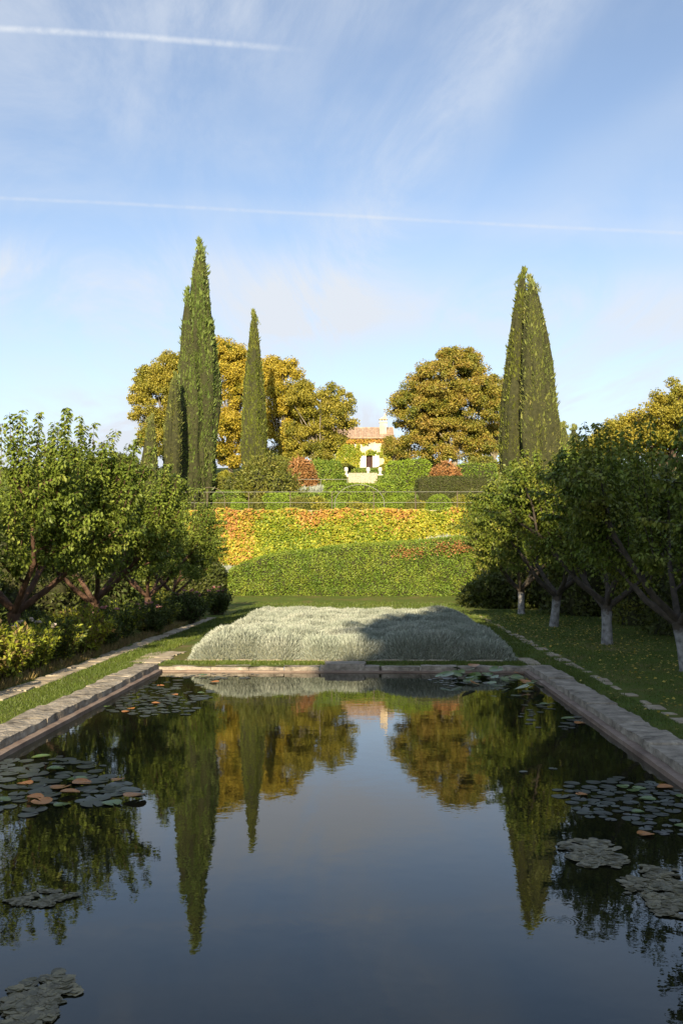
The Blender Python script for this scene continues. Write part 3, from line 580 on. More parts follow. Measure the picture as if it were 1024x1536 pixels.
for (u0,u1,vt,D,mt,lab) in ((440,500,741,62,'hedge','low clipped hedge tier left of the hoop, behind the railing'),(592,628,733,69,'hedge_l','narrow bright clipped hedge between the sloping hedge and the dark one'),(590,624,744,61,'hedge','small clipped hedge tier at the right foot of the hoop'),(322,360,738,60,'hedge','clipped hedge tier at the left end of the railing'),(395,446,742,59,'hedge_l','low clipped hedge tier under the large olive shrub'),(690,745,704,88,'hedge_l','bright clipped hedge tier left of the right cypress pair')):
    a=at(u0,vt,D); b=at(u1,vt,D); box_hedge('terrace_hedge',lab,'hedge',a.x,b.x,D,D+1.6,terr(D)-.2,a.z,M[mt],5000,.11,.08,lump=.07)
# pale leaved bush lit at the edge of the right trees
dome('bush','bush with pale sunlit leaves hanging over the right end of the railing','bush',(7.3,50.2,2.2),1.1,1.0,4.0,leaf_mat('pale_leaf',[(.10,.14,.03),(.20,.24,.06),(.34,.36,.14)],1.2),6000,.16,.10,.35)

# ------------------------------------------------------------------ railing and hoops
r=empty('metal_railing'); tag(r,'long thin metal railing on top of the creeper wall','railing')
zt=at(500,738,52.4).z; zm=at(500,754,52.4).z
for z in (zt,zm):
    g=Geo(); g.tube([(-15.5,52.4,z),(-5,52.4,z+.01),(4,52.4,z),(11,52.4,z)],.012,5); g.build('rail',M['white_metal'],r)
x=at(373,740,52.4).x-2.2*4
while x<11:
    g=Geo(); g.tube([(x,52.4,4.3),(x,52.4,zt+.02)],.022,5); g.build('post',M['dark_metal'],r); x+=2.2
def hoop(u0,u1,vt,D,mat,lab):
    a=at(u0,vt,D); b=at(u1,vt,D); c=(a.x+b.x)/2; R=(b.x-a.x)/2; zc=a.z-R*.75
    pts=[(c-R,D,4.35)]+[(c-R*math.cos(q),D,zc+R*.75*math.sin(q)) for q in np.linspace(0,math.pi,17)]+[(c+R,D,4.35)]
    g=Geo(); g.tube(pts,.015,5,0); o=g.build('metal_hoop',mat); tag(o,lab,'garden hoop')
hoop(502,576,727,53.0,M['white_metal'],'pale round-topped metal hoop in the middle behind the railing')
hoop(292,337,731,53.0,M['dark_metal'],'dark round-topped metal hoop at the left end of the railing')
g=Geo(); a=at(440,719,78); b=at(522,719,78); g.tube([a,b],.02,5)
for k in (.02,.5,.98):
    q=a.lerp(b,k); g.tube([(q.x,q.y,q.z-1.1),tuple(q)],.02,5)
tag(g.build('upper_railing',M['white_metal']),'short pale handrail in front of the round green shrub','railing')

# ------------------------------------------------------------------ stone steps, posts
t_=empty('stone_steps',(at(544,727,118).x,115.6,0)); tag(t_,'pale stone steps below the white garden posts','steps')
zb=at(544,728,118).z; zt2=at(544,713,118).z
for k in range(6):
    g=Geo(); g.box((0,k*.35+1.6,zb+.25+(zt2-zb)*(k+.5)/6-.3),(3.4,3.2,(zt2-zb)/6+.6-.003*k)); g.build('step',M['stone_p'],t_)
for k,(u,lab) in enumerate(((519,'left white stone post beside the steps'),(552,'white stone post in the middle above the steps'),(570,'white stone post in front of the open shutter'))):
    a=at(u,714,120.5); H=at(u,701,120.5).z-a.z
    e=empty('garden_post',(a.x,120.5,a.z-.1)); tag(e,lab,'garden post','white stone posts above the steps')
    g=Geo(); g.box((0,0,.15),(.62,.62,.3)); g.build('plinth',M['stone_l'],e)
    g=Geo(); g.lathe([(.20,.3),(.17,.36),(.15,.6),(.24,.75),(.27,H*.82),(.20,H*.86)],k=12); g.build('shaft',M['stone_l'],e)
    g=Geo(); g.lathe([(.02,H*.84),(.22,H*.88),(.26,H*.97),(.20,H*1.06),(.05,H*1.12),(0,H*1.12)],k=12); g.build('finial',M['stone_l'],e)

# ------------------------------------------------------------------ house
def house():
    D=165; x0=at(474,700,D).x; x1=at(588,700,D).x; zb=16.3; ze=at(540,657,D).z; zr=at(540,643,D+4).z
    h=empty('country_house',((x0+x1)/2,D,zb)); tag(h,'ochre country house with clay tile roof and white shutters on the hilltop','house')
    hw=(x1-x0)/2; cx=(x0+x1)/2; He=ze-zb; Hr=zr-zb; dep=8
    def lx(u,v=690): return at(u,v,D).x-cx
    def lz(v): return at(550,v,D).z-zb
    # front wall with real openings
    ops=[(lx(549),lx(558.5),-.2,lz(682)),(lx(551.2),lx(555.2),lz(670.5),lz(663.5)),(lx(484),lx(490),lz(697),lz(679)),(lx(496),lx(502),lz(697),lz(679)),(lx(530),lx(534),lz(670.5),lz(663.5)),(lx(505),lx(509),lz(670.5),lz(663.5))]
    xs=sorted({-hw,hw,*[o[0] for o in ops],*[o[1] for o in ops]}); zs=sorted({-.5,He,*[o[2] for o in ops],*[o[3] for o in ops]})
    g=Geo()
    for i in range(len(xs)-1):
        for j in range(len(zs)-1):
            mx,mz=(xs[i]+xs[i+1])/2,(zs[j]+zs[j+1])/2
            if any(o[0]<mx<o[1] and o[2]<mz<o[3] for o in ops): continue
            g.add([(xs[i],0,zs[j]),(xs[i+1],0,zs[j]),(xs[i+1],0,zs[j+1]),(xs[i],0,zs[j+1])],np.array([(0,1,2,3)]))
    for (a,b,c,d) in ops:
        for q in ([(a,0,c),(a,.35,c),(a,.35,d),(a,0,d)],[(b,0,c),(b,0,d),(b,.35,d),(b,.35,c)],[(a,0,d),(a,.35,d),(b,.35,d),(b,0,d)],[(a,0,c),(b,0,c),(b,.35,c),(a,.35,c)]): g.add(q,np.array([(0,1,2,3)]))
    for sx in (-hw,hw): g.add([(sx,0,-.5),(sx,dep,-.5),(sx,dep,He),(sx,dep/2,Hr-.15),(sx,0,He)],[(0,1,2,3,4)])
    g.add([(-hw,dep,-.5),(hw,dep,-.5),(hw,dep,He),(-hw,dep,He)],np.array([(0,1,2,3)]))
    g.build('wall',M['plaster'],h)
    # roof: two thick slopes with overhang
    rf=Geo()
    for s_ in (-1,1):
        y0=dep/2+s_*(dep/2+.5); ye=dep/2; z0=He-.12
        top=[(-hw-.3,y0,z0+.2),(hw+.3,y0,z0+.2),(hw+.3,ye,Hr+.1),(-hw-.3,ye,Hr+.1)]; bot=[(x,y,z-.2) for x,y,z in top]
        rf.add(top+bot,np.array([(0,1,2,3),(4,5,6,7),(0,1,5,4),(1,2,6,5),(3,0,4,7)]))
        n=int((2*hw+.6)/.28)
        for i in range(n):
            x=-hw-.3+.14+i*.28; rf.tube([(x,y0-.02*s_*-1,z0+.22),(x,ye,Hr+.12)],.075,5)
    rf.tube([(-hw-.3,dep/2,Hr+.13),(hw+.3,dep/2,Hr+.13)],.13,7)
    ro=rf.build('roof',M['tiles'],h)
    # chimney
    c=Geo(); cu0,cu1=lx(569.5,650),lx(580,650); cxm=(cu0+cu1)/2; cw=cu1-cu0; ct=lz(634)
    c.box((cxm,1.6,(ct+He)/2-.2),(cw,1.1,ct-He+.8)); c.box((cxm,1.6,ct+.22),(cw+.2,1.3,.12))
    for k in (-.4,0,.4): c.box((cxm+k*cw,1.6,ct+.5),(.13,1.0,.45))
    c.add([(cxm-cw*.62,1.0,ct+.72),(cxm+cw*.62,1.0,ct+.72),(cxm+cw*.62,2.2,ct+.72),(cxm-cw*.62,2.2,ct+.72),(cxm+cw*.15,1.0,ct+1.2),(cxm+cw*.15,2.2,ct+1.2)],[(0,1,4),(3,5,2),(0,4,5,3),(1,2,5,4),(0,3,2,1)])
    c.box((cxm+cw*.3,1.6,ct+1.25),(.32,.32,.9))
    c.build('chimney',M['plaster'],ro)
    # openings
    for k,(a,b,cc,d) in enumerate(ops):
        if k==0:
            g=Geo(); g.box(((a+b)/2,.3,(cc+d)/2),(b-a,.06,d-cc)); dr=g.build('door',M['dark'],h)
            for (s0,s1) in ((lx(540.5),lx(548.6)),(lx(559),lx(568))):
                g=Geo(); g.box(((s0+s1)/2,-.06,(cc+d)/2+.05),(s1-s0,.06,d-cc))
                for zz in np.linspace(cc+.3,d-.2,4): g.box(((s0+s1)/2,-.105,zz),(s1-s0-.08,.03,.1))
                g.build('shutter',M['shutter'],h)
        else:
            g=Geo(); g.box(((a+b)/2,.28,(cc+d)/2),(b-a,.04,d-cc)); wn=g.build('window',M['glass'],h)
            f=Geo(); t=.06
            for xx in (a+t/2,(a+b)/2,b-t/2): f.box((xx,.235,(cc+d)/2),(t,.05,d-cc))
            for zz in (cc+t/2,(cc+d)/2,d-t/2): f.box(((a+b)/2,.232,zz),(b-a-.01,.05,t))
            f.build('frame',M['shutter'],wn)
            if k in (2,3):
                for s_ in (-1,1):
                    g=Geo(); xx=(a-.3 if s_<0 else b+.3); g.box((xx,-.06,(cc+d)/2),(.52,.05,d-cc)); g.build('shutter',M['bluegrey'],h)
    # creeper on the front
    g=Geo(); n=9000; P=np.c_[rng.uniform(-hw,hw+.2,n),-.05-rng.random(n)*.25,rng.uniform(0,He,n)]
    f=[]
    for p in P:
        nn=.25*noise.noise(Vector((p[0]*.9,p[2]*.9,5))); zz=p[2]/He
        k = zz>.88+nn*.5 or (.47+nn*.3<zz<.62+nn*.4) or p[0]>lx(573)+nn*3 or (p[0]<lx(538)+nn*4 and zz<.9)
        if any(o[0]-.05<p[0]<o[1]+.05 and o[2]<p[2]<o[3] for o in ops): k=False
        if lx(540)<p[0]<lx(569) and p[2]<ops[0][3]: k=False
        f.append(k)
    P=P[np.array(f)]; n=len(P); top=(P[:,2]>He*.84)
    for k in (0,1):
        s_=top==bool(k); m_=s_.sum(); g.leaves(P[s_],rnd(m_)+np.array((0,0,-.5)),rnd(m_)*.6+np.array((0,-1,.3)),rng.uniform(.22,.4,m_),rng.uniform(.2,.32,m_),m=k)
    g.build('creeper',[M['creeper'],M['creeper_r']],h)
    # lower wing on the right
    w=Geo(); wx=hw+.3; w.box((hw+1.55,3.5,He*.35),(3.1,6,He*.75+1)); w.build('wing_wall',M['plaster'],h)
    w=Geo(); z1=He*.92; w.add([(hw+.01,.3,z1+.3),(hw+3.3,.3,z1-1.1),(hw+3.3,6.8,z1-1.1),(hw+.01,6.8,z1+.3),(hw+.01,.3,z1+.15),(hw+3.3,.3,z1-1.25),(hw+3.3,6.8,z1-1.25),(hw+.01,6.8,z1+.15)],np.array([(0,1,2,3),(4,5,6,7),(0,1,5,4),(1,2,6,5),(2,3,7,6)])); w.build('wing_roof',M['tiles'],h)
M['glass']=rough_mat('window_glass',[(.02,.025,.03),(.04,.05,.06)],1,bump=0,rough=.1,spec=.6)
M['bluegrey']=rough_mat('blue_grey_shutter',[(.28,.33,.36),(.40,.45,.47)],3,bump=.1)
house()

# ------------------------------------------------------------------ cypresses
def cypress(u_top,v_top,u_bot,u_w,D,mat,lab,n=24000,rpow=.85,bulge=.3,sprite=.3,dens=1.7,ntop=None,lean=0):
    zb=terr(D)-.2; top=at(u_top,v_top,D); bx=at(u_bot,740,D).x; R=u_w/2*D/F; H=top.z-zb
    u_w=u_w*1.1; R=R*1.12; top=top-Vector((0,0,9*D/F)); H=top.z-zb; e=empty('cypress_tree',(bx,D,zb)); tag(e,lab,'cypress','tall cypresses')
    g=Geo(); g.tube([(0,0,0),(.02,0,1.2),(.03,0,2.5)],[.22,.18,.15],8); g.build('trunk',M['bark'],e)
    sd=random.random()*50; dx=top.x-bx
    def prof(t):
        a=min(1,(t/.12))**.6*.55+.45 if t<.12 else 1
        s_=(1-max(0,(t-bulge)/(1-bulge)))
        return a*(.80+.20*min(1,t/bulge))*(s_**rpow)
    def fn(u,v):
        a=2*math.pi*u; t=v; r=R*prof(t)
        q=Vector((math.cos(a)*1.3,math.sin(a)*1.3,t*H*.16+sd)); q2=Vector((math.cos(a)*3.2,math.sin(a)*3.2,t*H*.22+sd)); d=.16*noise.noise(q*1.3)+.20*noise.noise(q2)+.10*noise.noise(q2*2.3)
        r=r*(1+d*1.25)*.86
        return (r*math.cos(a)+dx*t**1.3, r*math.sin(a), .35+t*(H-.35))
    V,Q=grid_surface(fn,56,90,True)
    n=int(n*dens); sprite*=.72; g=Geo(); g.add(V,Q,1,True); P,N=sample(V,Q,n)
    ctr=np.c_[dx*((P[:,2])/H)**1.3,np.zeros(n)]; O=unit(np.c_[P[:,:2]-ctr,np.zeros(n)]); 
    L=rng.uniform(.11,.31,n)*sprite/.3; L[rng.random(n)<.04]*=1.9
    cl=np.array([noise.noise(Vector((p[0]*2.2,p[1]*2.2,p[2]*1.1+sd))) for p in P]); k=cl>-.42
    U=O*rng.uniform(.2,.9,(n,1))+np.array((0,0,1.0))+rng.normal(0,.22,(n,3))
    g.leaves((P-O*.08)[k],U[k],(O+rnd(n)*.7)[k],L[k]*(1+.5*cl[k]),(L*.34)[k],wide=.5)
    # wispy tip
    m=420; t=rng.random(m)**.7; w_=R*.14*(1.15-t); Pt=np.c_[dx*(.93+.1*t)+rng.normal(0,1,m)*w_+.1*np.sin(t*5+sd),rng.normal(0,1,m)*w_,H*(.93+.085*t)]
    g.leaves(Pt,np.array((0,0,1))+rng.normal(0,.3,(m,3)),rnd(m),rng.uniform(.2,.5,m)*sprite/.3,.1*sprite/.3)
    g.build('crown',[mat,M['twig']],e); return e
cypress(300,358,298,59,65,M['cypress'],'tallest cypress, left of centre, rising above the golden trees',34000,.6,.42,.34)
cypress(282,430,286,46,64.4,M['cypress'],'left shoulder trunk of the tallest cypress pair',20000,.62,.4,.3)
cypress(262,556,257,31,62,M['cypress_b'],'slim cypress standing just left of the tallest one',14000,.5,.5,.26)
cypress(227,618,222,27,60,M['cypress_b'],'shortest slim cypress at the left of the group',10000,.5,.4,.26)
cypress(381,462,381,37,115,M['cypress_g'],'narrow cypress with a bare wispy tip right of the tallest one',18000,.6,.25,.45)
cypress(783,401,772,50,54,M['cypress_g'],'bright green left half of the right cypress pair',22000,.56,.35,.28)
cypress(797,412,814,58,52.6,M['cypress_b'],'brownish cone-laden right half of the right cypress pair',24000,.55,.35,.28)
for (u,v,D,w_,l) in ((845,628,95,12,'small distant cypress tip above the right fruit trees, left of the gold tree'),(860,632,97,12,'second small cypress tip beside the gold tree'),(826,640,93,9,'thin distant cypress tip over the right fruit trees'),(727+100,650,91,9,'lowest distant cypress tip over the right fruit trees')):
    cypress(u,v,u,w_*3.4,D,M['cypress_b'],l,5000,.8,.2,.35)

# ------------------------------------------------------------------ broadleaf trees
def broadleaf(base,blobs,mat,label,nclump,nleaf,clump_r,leaf,bark='bark_pale',trunk_r=.35,cat='tree',name='plane_tree',group=None,limb=1.0):
    "blobs: (x,y,z,rx,ry,rz) ellipsoids relative to the base"
    e=empty(name,base); tag(e,label,cat,group)
    nclump=int(nclump*1.45); nleaf=int(nleaf*1.45); clump_r*=.8
    vol=np.array([b[3]*b[4]*b[5] for b in blobs])**(2/3); ks=rng.choice(len(blobs),nclump,p=vol/vol.sum())
    B=np.array(blobs)[ks]; d=rnd(nclump); d[:,2]=np.abs(d[:,2])*rng.choice([1,1,-.7],nclump); rr=rng.uniform(.3,1.06,(nclump,1))**.6
    C=B[:,:3]+d*B[:,3:]*rr*.92
    # limbs
    g=Geo(); zmin=min(b[2]-b[5] for b in blobs); fork=Vector((0,0,max(1.2,zmin*.75+1.0)))
    g.tube([(0,0,-.3),(trunk_r*.2,0,fork.z*.5),tuple(fork)],[trunk_r*1.25,trunk_r,trunk_r*.85],9)
    for i in rng.choice(nclump,min(nclump,int(34*limb)),replace=False):
        c=Vector(C[i]); m=fork.lerp(c,.5)+Vector((random.uniform(-.5,.5),random.uniform(-.5,.5),random.uniform(-.2,.8))); 
        m1=fork.lerp(m,.5)+Vector((0,0,.2)); g.tube([tuple(fork),tuple(m1),tuple(m),tuple(m.lerp(c,.55)),tuple(c)],[trunk_r*.36,trunk_r*.28,trunk_r*.2,trunk_r*.12,trunk_r*.05],5)
    g.build('trunk',M[bark],e)
    leaf*=.62; n=nclump*nleaf; k=np.repeat(np.arange(nclump),nleaf); cr=rng.uniform(.5,1.35,nclump)[k,None]*clump_r*1.05
    dd=rnd(n); P=C[k]+dd*cr*rng.random((n,1))**.45*np.array((1,1,.75))
    g=Geo(); L=leaf*rng.uniform(.6,1.35,n); g.leaves(P,rnd(n)+np.array((0,0,-.35)),dd*.7+rnd(n)*.8+np.array((0,0,.4)),L,L*.75)
    g.build('crown',mat,e); return e
def tree_px(D,blobs_px,mat,label,nclump,nleaf,clump_r,leaf,base_u,**kw):
    zb=terr(D); bx=at(base_u,700,D).x; bl=[]
    for (u,v,wu,wv) in blobs_px:
        c=at(u,v,D); s_=D/F; bl.append((c.x-bx,random.uniform(-1,1),c.z-zb,wu/2*s_,min(wu,wv*1.1)/2*s_,wv/2*s_))
    return broadleaf((bx,D,zb),bl,mat,label,nclump,nleaf,clump_r,leaf,**kw)
tree_px(132,[(232,608,78,130),(255,570,70,80),(248,660,90,100)],M['plane_g'],'bronze green plane tree left of the tall cypresses',150,230,1.15,.36,262)
tree_px(138,[(330,570,90,130),(345,540,70,70),(330,650,100,110),(372,600,80,130),(350,690,70,50)],M['plane_y'],'bright golden plane tree between the two tall cypresses',200,230,1.15,.38,345)
tree_px(130,[(425,590,80,105),(428,640,110,110),(405,560,50,50),(420,690,90,44)],M['plane_y'],'golden plane tree right of the narrow cypress',150,230,1.15,.36,425)
tree_px(126,[(487,618,100,95),(500,640,75,85),(470,660,100,70),(455,600,50,70),(450,685,110,40)],M['plane_g'],'yellow green plane tree with pale limbs beside the house',150,220,1.05,.34,480)
tree_px(128,[(672,580,130,120),(640,620,110,120),(700,615,105,130),(665,650,140,80),(615,610,60,60),(690,545,80,56),(628,668,70,50),(715,672,80,50),(680,680,110,36)],M['plane_b'],'big round bronze plane tree right of the house',360,210,1.1,.36,681,trunk_r=.5)
tree_px(134,[(742,610,40,110),(738,660,50,70)],M['plane_b'],'bronze tree edge showing between the round plane and the cypress pair',60,180,1.0,.34,742)
tree_px(150,[(585,672,22,40),(600,680,34,36)],M['plane_b'],'small dark tree in the shade at the right end of the house',30,160,.9,.3,590,trunk_r=.2)
tree_px(58,[(1010,640,110,120),(960,670,110,110),(1040,620,90,90),(1010,600,40,56)],M['plane_g'],'golden autumn tree above the right fruit trees at the picture edge',170,200,.6,.20,1005,name='autumn_tree',trunk_r=.25,bark='bark')
tree_px(70,[(915,670,80,80),(890,690,70,70),(935,650,50,60)],M['plane_g'],'olive gold tree behind the right fruit trees, beside the gold one',120,180,.6,.2,915,name='autumn_tree',trunk_r=.22,bark='bark')

# ------------------------------------------------------------------ fruit trees
def fruit_tree(seed,mat,bark,label,H=4.4,R=2.1,nsh=8,fill=220,lean=(0,0)):
    rs=random.Random(seed); e=empty('fruit_tree'); tag(e,label,'fruit tree')
    g=Geo(); lf=[[],[],[]]
    f=Vector((lean[0]*.5,lean[1]*.5,.85)); g.tube([(0,0,-.15),(0,0,.05),(lean[0]*.25,lean[1]*.25,.45),tuple(f)],[.17,.125,.105,.12],10)
    nl=5; shoots=[]; ends=[]
    for i in range(nl):
        a=2*math.pi*i/nl+rs.uniform(-.3,.3); o=Vector((math.cos(a),math.sin(a),0)); q0=f+Vector((0,0,rs.uniform(-.12,.05)))
        q1=q0+o*R*.26+Vector((0,0,.42)); q2=q0+o*R*.50+Vector((rs.uniform(-.1,.1),rs.uniform(-.1,.1),.95)); q3=q0+o*R*.68+Vector((rs.uniform(-.15,.15),rs.uniform(-.15,.15),1.55)); q4=q0+o*R*.76+Vector((0,0,H*.48))
        g.tube([q0,q1,q2,q3,q4],[.07,.058,.045,.032,.02],7)
        for (pa,pb,t) in ((q1,q2,.3),(q1,q2,.8),(q2,q3,.25),(q2,q3,.6),(q2,q3,.95),(q3,q4,.4),(q3,q4,.9)):
            b0=pa.lerp(pb,t); a2=a+rs.uniform(-1.35,1.35); o2=Vector((math.cos(a2),math.sin(a2),0)); ln=rs.uniform(.4,.85)
            b1=b0+o2*ln*.55+Vector((0,0,.22)); b2=b0+o2*ln+Vector((0,0,rs.uniform(.25,.6)))
            hor=Vector((b2.x,b2.y,0)); 
            if hor.length>R*1.02: b2-=hor*(1-R*1.02/hor.length)
            g.tube([b0,b1,b2],[.03,.022,.014],5)
            ends.append((b1,b2))
            for s_ in range(nsh):
                c0=b1.lerp(b2,rs.random()) if rs.random()<.6 else b0.lerp(b1,rs.uniform(.4,1))
                out=Vector((c0.x,c0.y,0))/R; ang=rs.uniform(0,6.28); j=Vector((math.cos(ang),math.sin(ang),0))*rs.uniform(.05,.5)
                low=rs.random()<.38
                zt=(H*rs.uniform(.72,1.02)-.35*out.length_squared*H*.5) if not low else c0.z+rs.uniform(-.1,.5)
                ln=max(.35,zt-c0.z) if not low else rs.uniform(.4,.8)
                dirv=(Vector((0,0,1))+out*rs.uniform(.05,.4)+j*.5) if not low else (out*1.3+j+Vector((0,0,.25)))
                dirv.normalize(); c2=c0+dirv*ln; cm=c0.lerp(c2,.5)+j*.12*ln
                shoots.append((c0,cm,c2))
                g.tube([c0,cm,c2],[.011,.008,.003],4)
    tr=g.build('trunk',bark,e)
    P=[];T=[];
    for c0,cm,c2 in shoots:
        ln=(c2-c0).length; n=int(ln*125); t=rng.uniform(.05,1,n)[:,None]
        c0,cm,c2=map(np.array,(c0,cm,c2)); p=(1-t)**2*c0+2*t*(1-t)*(2*cm-.5*(c0+c2))+t**2*c2
        P.append(p); T.append(np.repeat((c2-c0)[None],n,0))
    for b1,b2 in ends:
        m_=fill; q=rnd(m_)*rng.random((m_,1))**.4*np.array((.5,.5,.42)); c=np.array(b1.lerp(b2,.85))+np.array((0,0,.02)); pp=c+q; pp=pp[pp[:,2]>1.15+rs.uniform(-.15,.25)]; P.append(pp); T.append(rnd(len(pp))*.7+np.array((0,0,.8)))
    P=np.concatenate(P); T=unit(np.concatenate(T)); n=len(P)
    o=rnd(n); o=unit(o-T*(o*T).sum(1,keepdims=True)); U=T*.25+o*.7+np.array((0,0,-.75)); P=P+o*rng.random((n,1))*.06
    L=rng.uniform(.06,.105,n); g=Geo(); g.leaves(P,U,o+T*.3+rnd(n)*.6,L,L*.6); g.build('crown',mat,e)
    return e
protoL=[fruit_tree(11,M['fruit'],M['bark_red'],'x',4.75,2.1),fruit_tree(12,M['fruit'],M['bark_red'],'x',4.4,2.0)]
protoR=[fruit_tree(21,M['fruit_r'],M['trunk_w'],'x',4.6,2.1,lean=(-.25,0),fill=110,nsh=9),fruit_tree(22,M['fruit_r'],M['trunk_w'],'x',4.5,2.1,fill=110,nsh=9)]
def put(proto,x,y,rz,s,lab,group,used=set()):
    if proto.name in used: o=copy_tree(proto)
    else: o=proto; used.add(proto.name)
    o.location=(x,y,terr(y)); o.rotation_euler=(0,0,rz); o.scale=(s,s,s); tag(o,lab,'fruit tree',group); return o
GL='fruit trees in the bed left of the pool'; GR='whitewashed fruit trees on the lawn right of the pool'
put(protoL[0],-6.45,18.0,.3,1.0,'nearest left fruit tree, reddish forked trunk at the picture edge',GL)
put(protoL[1],-6.4,23.2,1.2,1.0,'second left fruit tree, behind the white roses',GL)
put(protoL[0],-6.4,28.8,2.6,.85,'third left fruit tree, between the white roses and the pink ones',GL)
put(protoL[1],-6.8,34.4,4.0,.76,'farthest left fruit tree, dark trunk before the pale walk',GL)
put(protoL[1],-7.4,12.6,5.1,.98,'fruit tree cut off by the left picture edge',GL)
put(protoR[0],5.15,16.4,.0,.94,'nearest right fruit tree, whitewashed trunk at the picture edge',GR)
put(protoR[1],5.1,21.6,1.0,1.0,'second right fruit tree with thick leaning white trunk',GR)
put(protoR[0],5.0,27.2,2.2,1.03,'third right fruit tree with slim white trunk',GR)
put(protoR[1],5.1,33.6,3.4,.98,'farthest right fruit tree beside the dark mounded shrub',GR)
put(protoR[1],5.5,11.6,4.4,.9,'fruit tree whose twigs reach in from the right picture edge',GR)

# ------------------------------------------------------------------ flower bed on the left
def bed_plant(seed,mats,h,r,nst,leafL,flower=None,name='bed_plant'):
    rs=random.Random(seed); e=empty(name); g=Geo(); P=[];T=[]; tips=[]
    for i in range(nst):
        a=rs.uniform(0,6.28); rr=r*math.sqrt(rs.random()); b=Vector((rr*.35*math.cos(a),rr*.35*math.sin(a),0)); tp=Vector((rr*math.cos(a),rr*math.sin(a),h*rs.uniform(.65,1.05)*(1-.25*(rr/r)**2)))
        m_=b.lerp(tp,.5)+Vector((0,0,.08)); g.tube([b,m_,tp],[.007,.005,.003],4); tips.append(tp)
        n=int(26*h/.8*3); t=rng.uniform(.12,1,n)[:,None]; p=(1-t)**2*np.array(b)+2*t*(1-t)*np.array(m_)+t**2*np.array(tp); P.append(p); T.append(np.repeat(np.array(tp-b)[None],n,0))
    g.build('stems',M['bark'],e)
    P=np.concatenate(P);T=unit(np.concatenate(T));n=len(P); o=rnd(n); U=T*.4+o*.8; L=leafL*rng.uniform(.6,1.4,n)
    g=Geo(); k=rng.random(n)<.75
    for s_,mm in ((k,0),(~k,1)): g.leaves(P[s_]+o[s_]*.03,U[s_],(T+rnd(n)*.6)[s_],L[s_],L[s_]*.45,m=mm)
    g.build('foliage',mats,e)
    if flower:
        for tp in rs.sample(sorted(tips,key=lambda q:-q.z)[:max(6,nst//3)],flower[1]):
            g=Geo()
            for q in range(5):
                m=14; c=np.array(tp)+rng.normal(0,.018,3)+np.array((0,-.02,.03)); d=rnd(m); d[:,2]=np.abs(d[:,2]); g.leaves(np.repeat(c[None],m,0),d,np.array((0,0,1))+rnd(m)*.4,.045,.045)
            g.build('flower',flower[0],e)
    return e
pb=[bed_plant(31,[M['bed'],M['bed_dry']],.85,.55,60,.075),bed_plant(32,[M['bed_dry'],M['bed']],.75,.5,60,.06),bed_plant(33,[M['bed_d'],M['bed']],.8,.6,60,.07),
    bed_plant(34,[M['bed'],M['bed_d']],.95,.55,60,.07,(M['petal_w'],6),name='rose_bush'),bed_plant(35,[M['bed_d'],M['bed_d']],.8,.6,60,.07,(M['petal_p'],7),name='rose_bush')]
used=set()
spots=[(0,-5.55,9.3,'bright yellow green plant at the left picture edge'),(1,-5.4,10.3,'dry brownish plant beside the left path, nearest one'),(0,-5.9,11.2,'bright yellow green plant under the cut off fruit tree'),
 (2,-5.5,12.0,'green bushy plant third along the left path'),(0,-5.45,13.0,'tall yellow green plant beside the left path, near the forked trunk'),(1,-5.9,13.9,'dry reddish brown plant before the forked trunk'),(0,-5.5,14.7,'yellow green plant just left of the white roses'),
 (3,-5.45,16.0,'rose bush with white and pale pink blooms'),(2,-5.5,17.4,'dark green plant right of the white roses'),(0,-5.45,18.8,'light green plant behind the white roses by the path'),(4,-5.5,20.4,'rose bush with pink blooms, nearest of the pink ones'),
 (2,-5.6,22.2,'dark bushy plant between pink rose bushes'),(4,-5.3,24.2,'rose bush with pink blooms level with the lavender'),(2,-5.5,26.2,'dark plant beyond the lavender corner'),(4,-5.2,28.2,'rose bush with pink blooms before the hedge end'),
 (2,-5.4,30.5,'dark plant by the far end of the left path'),(4,-5.0,33.0,'farthest rose bush with pink blooms'),(1,-6.6,9.9,'dry plant deep in the bed at the left edge'),(2,-6.5,15.8,'dark plant under the forked fruit tree'),(0,-6.8,12.6,'yellow green plant deep in the bed'),(2,-6.9,20.5,'dark plant under the second fruit tree'),(2,-7.0,26,'dark plant under the third fruit tree'),(2,-6.6,31.5,'dark plant under the farthest left fruit tree')]
for k,(i,x,y,lab) in enumerate(spots):
    o=pb[i] if i not in used else copy_tree(pb[i]); used.add(i)
    o.location=(x,y,GZ); o.rotation_euler=(0,0,k*1.3); s_=random.uniform(.9,1.15); o.scale=(s_,s_,s_); tag(o,lab,'rose bush' if i>2 else 'plant','plants in the left bed')
# low ragged weeds between path and bed
n=9000; P=np.c_[-5.05-np.abs(rng.normal(0,.25,n)),rng.uniform(6,30,n),np.full(n,GZ)]
g=Geo(); g.leaves(P,np.c_[rng.normal(0,.4,n),rng.normal(0,.4,n),np.ones(n)],rnd(n),rng.uniform(.04,.18,n),rng.uniform(.006,.016,n),fold=0,wide=.3)
tag(g.build('weeds',M['bed_dry']),'ragged dry weeds along the left stone path','weeds',kind='stuff')

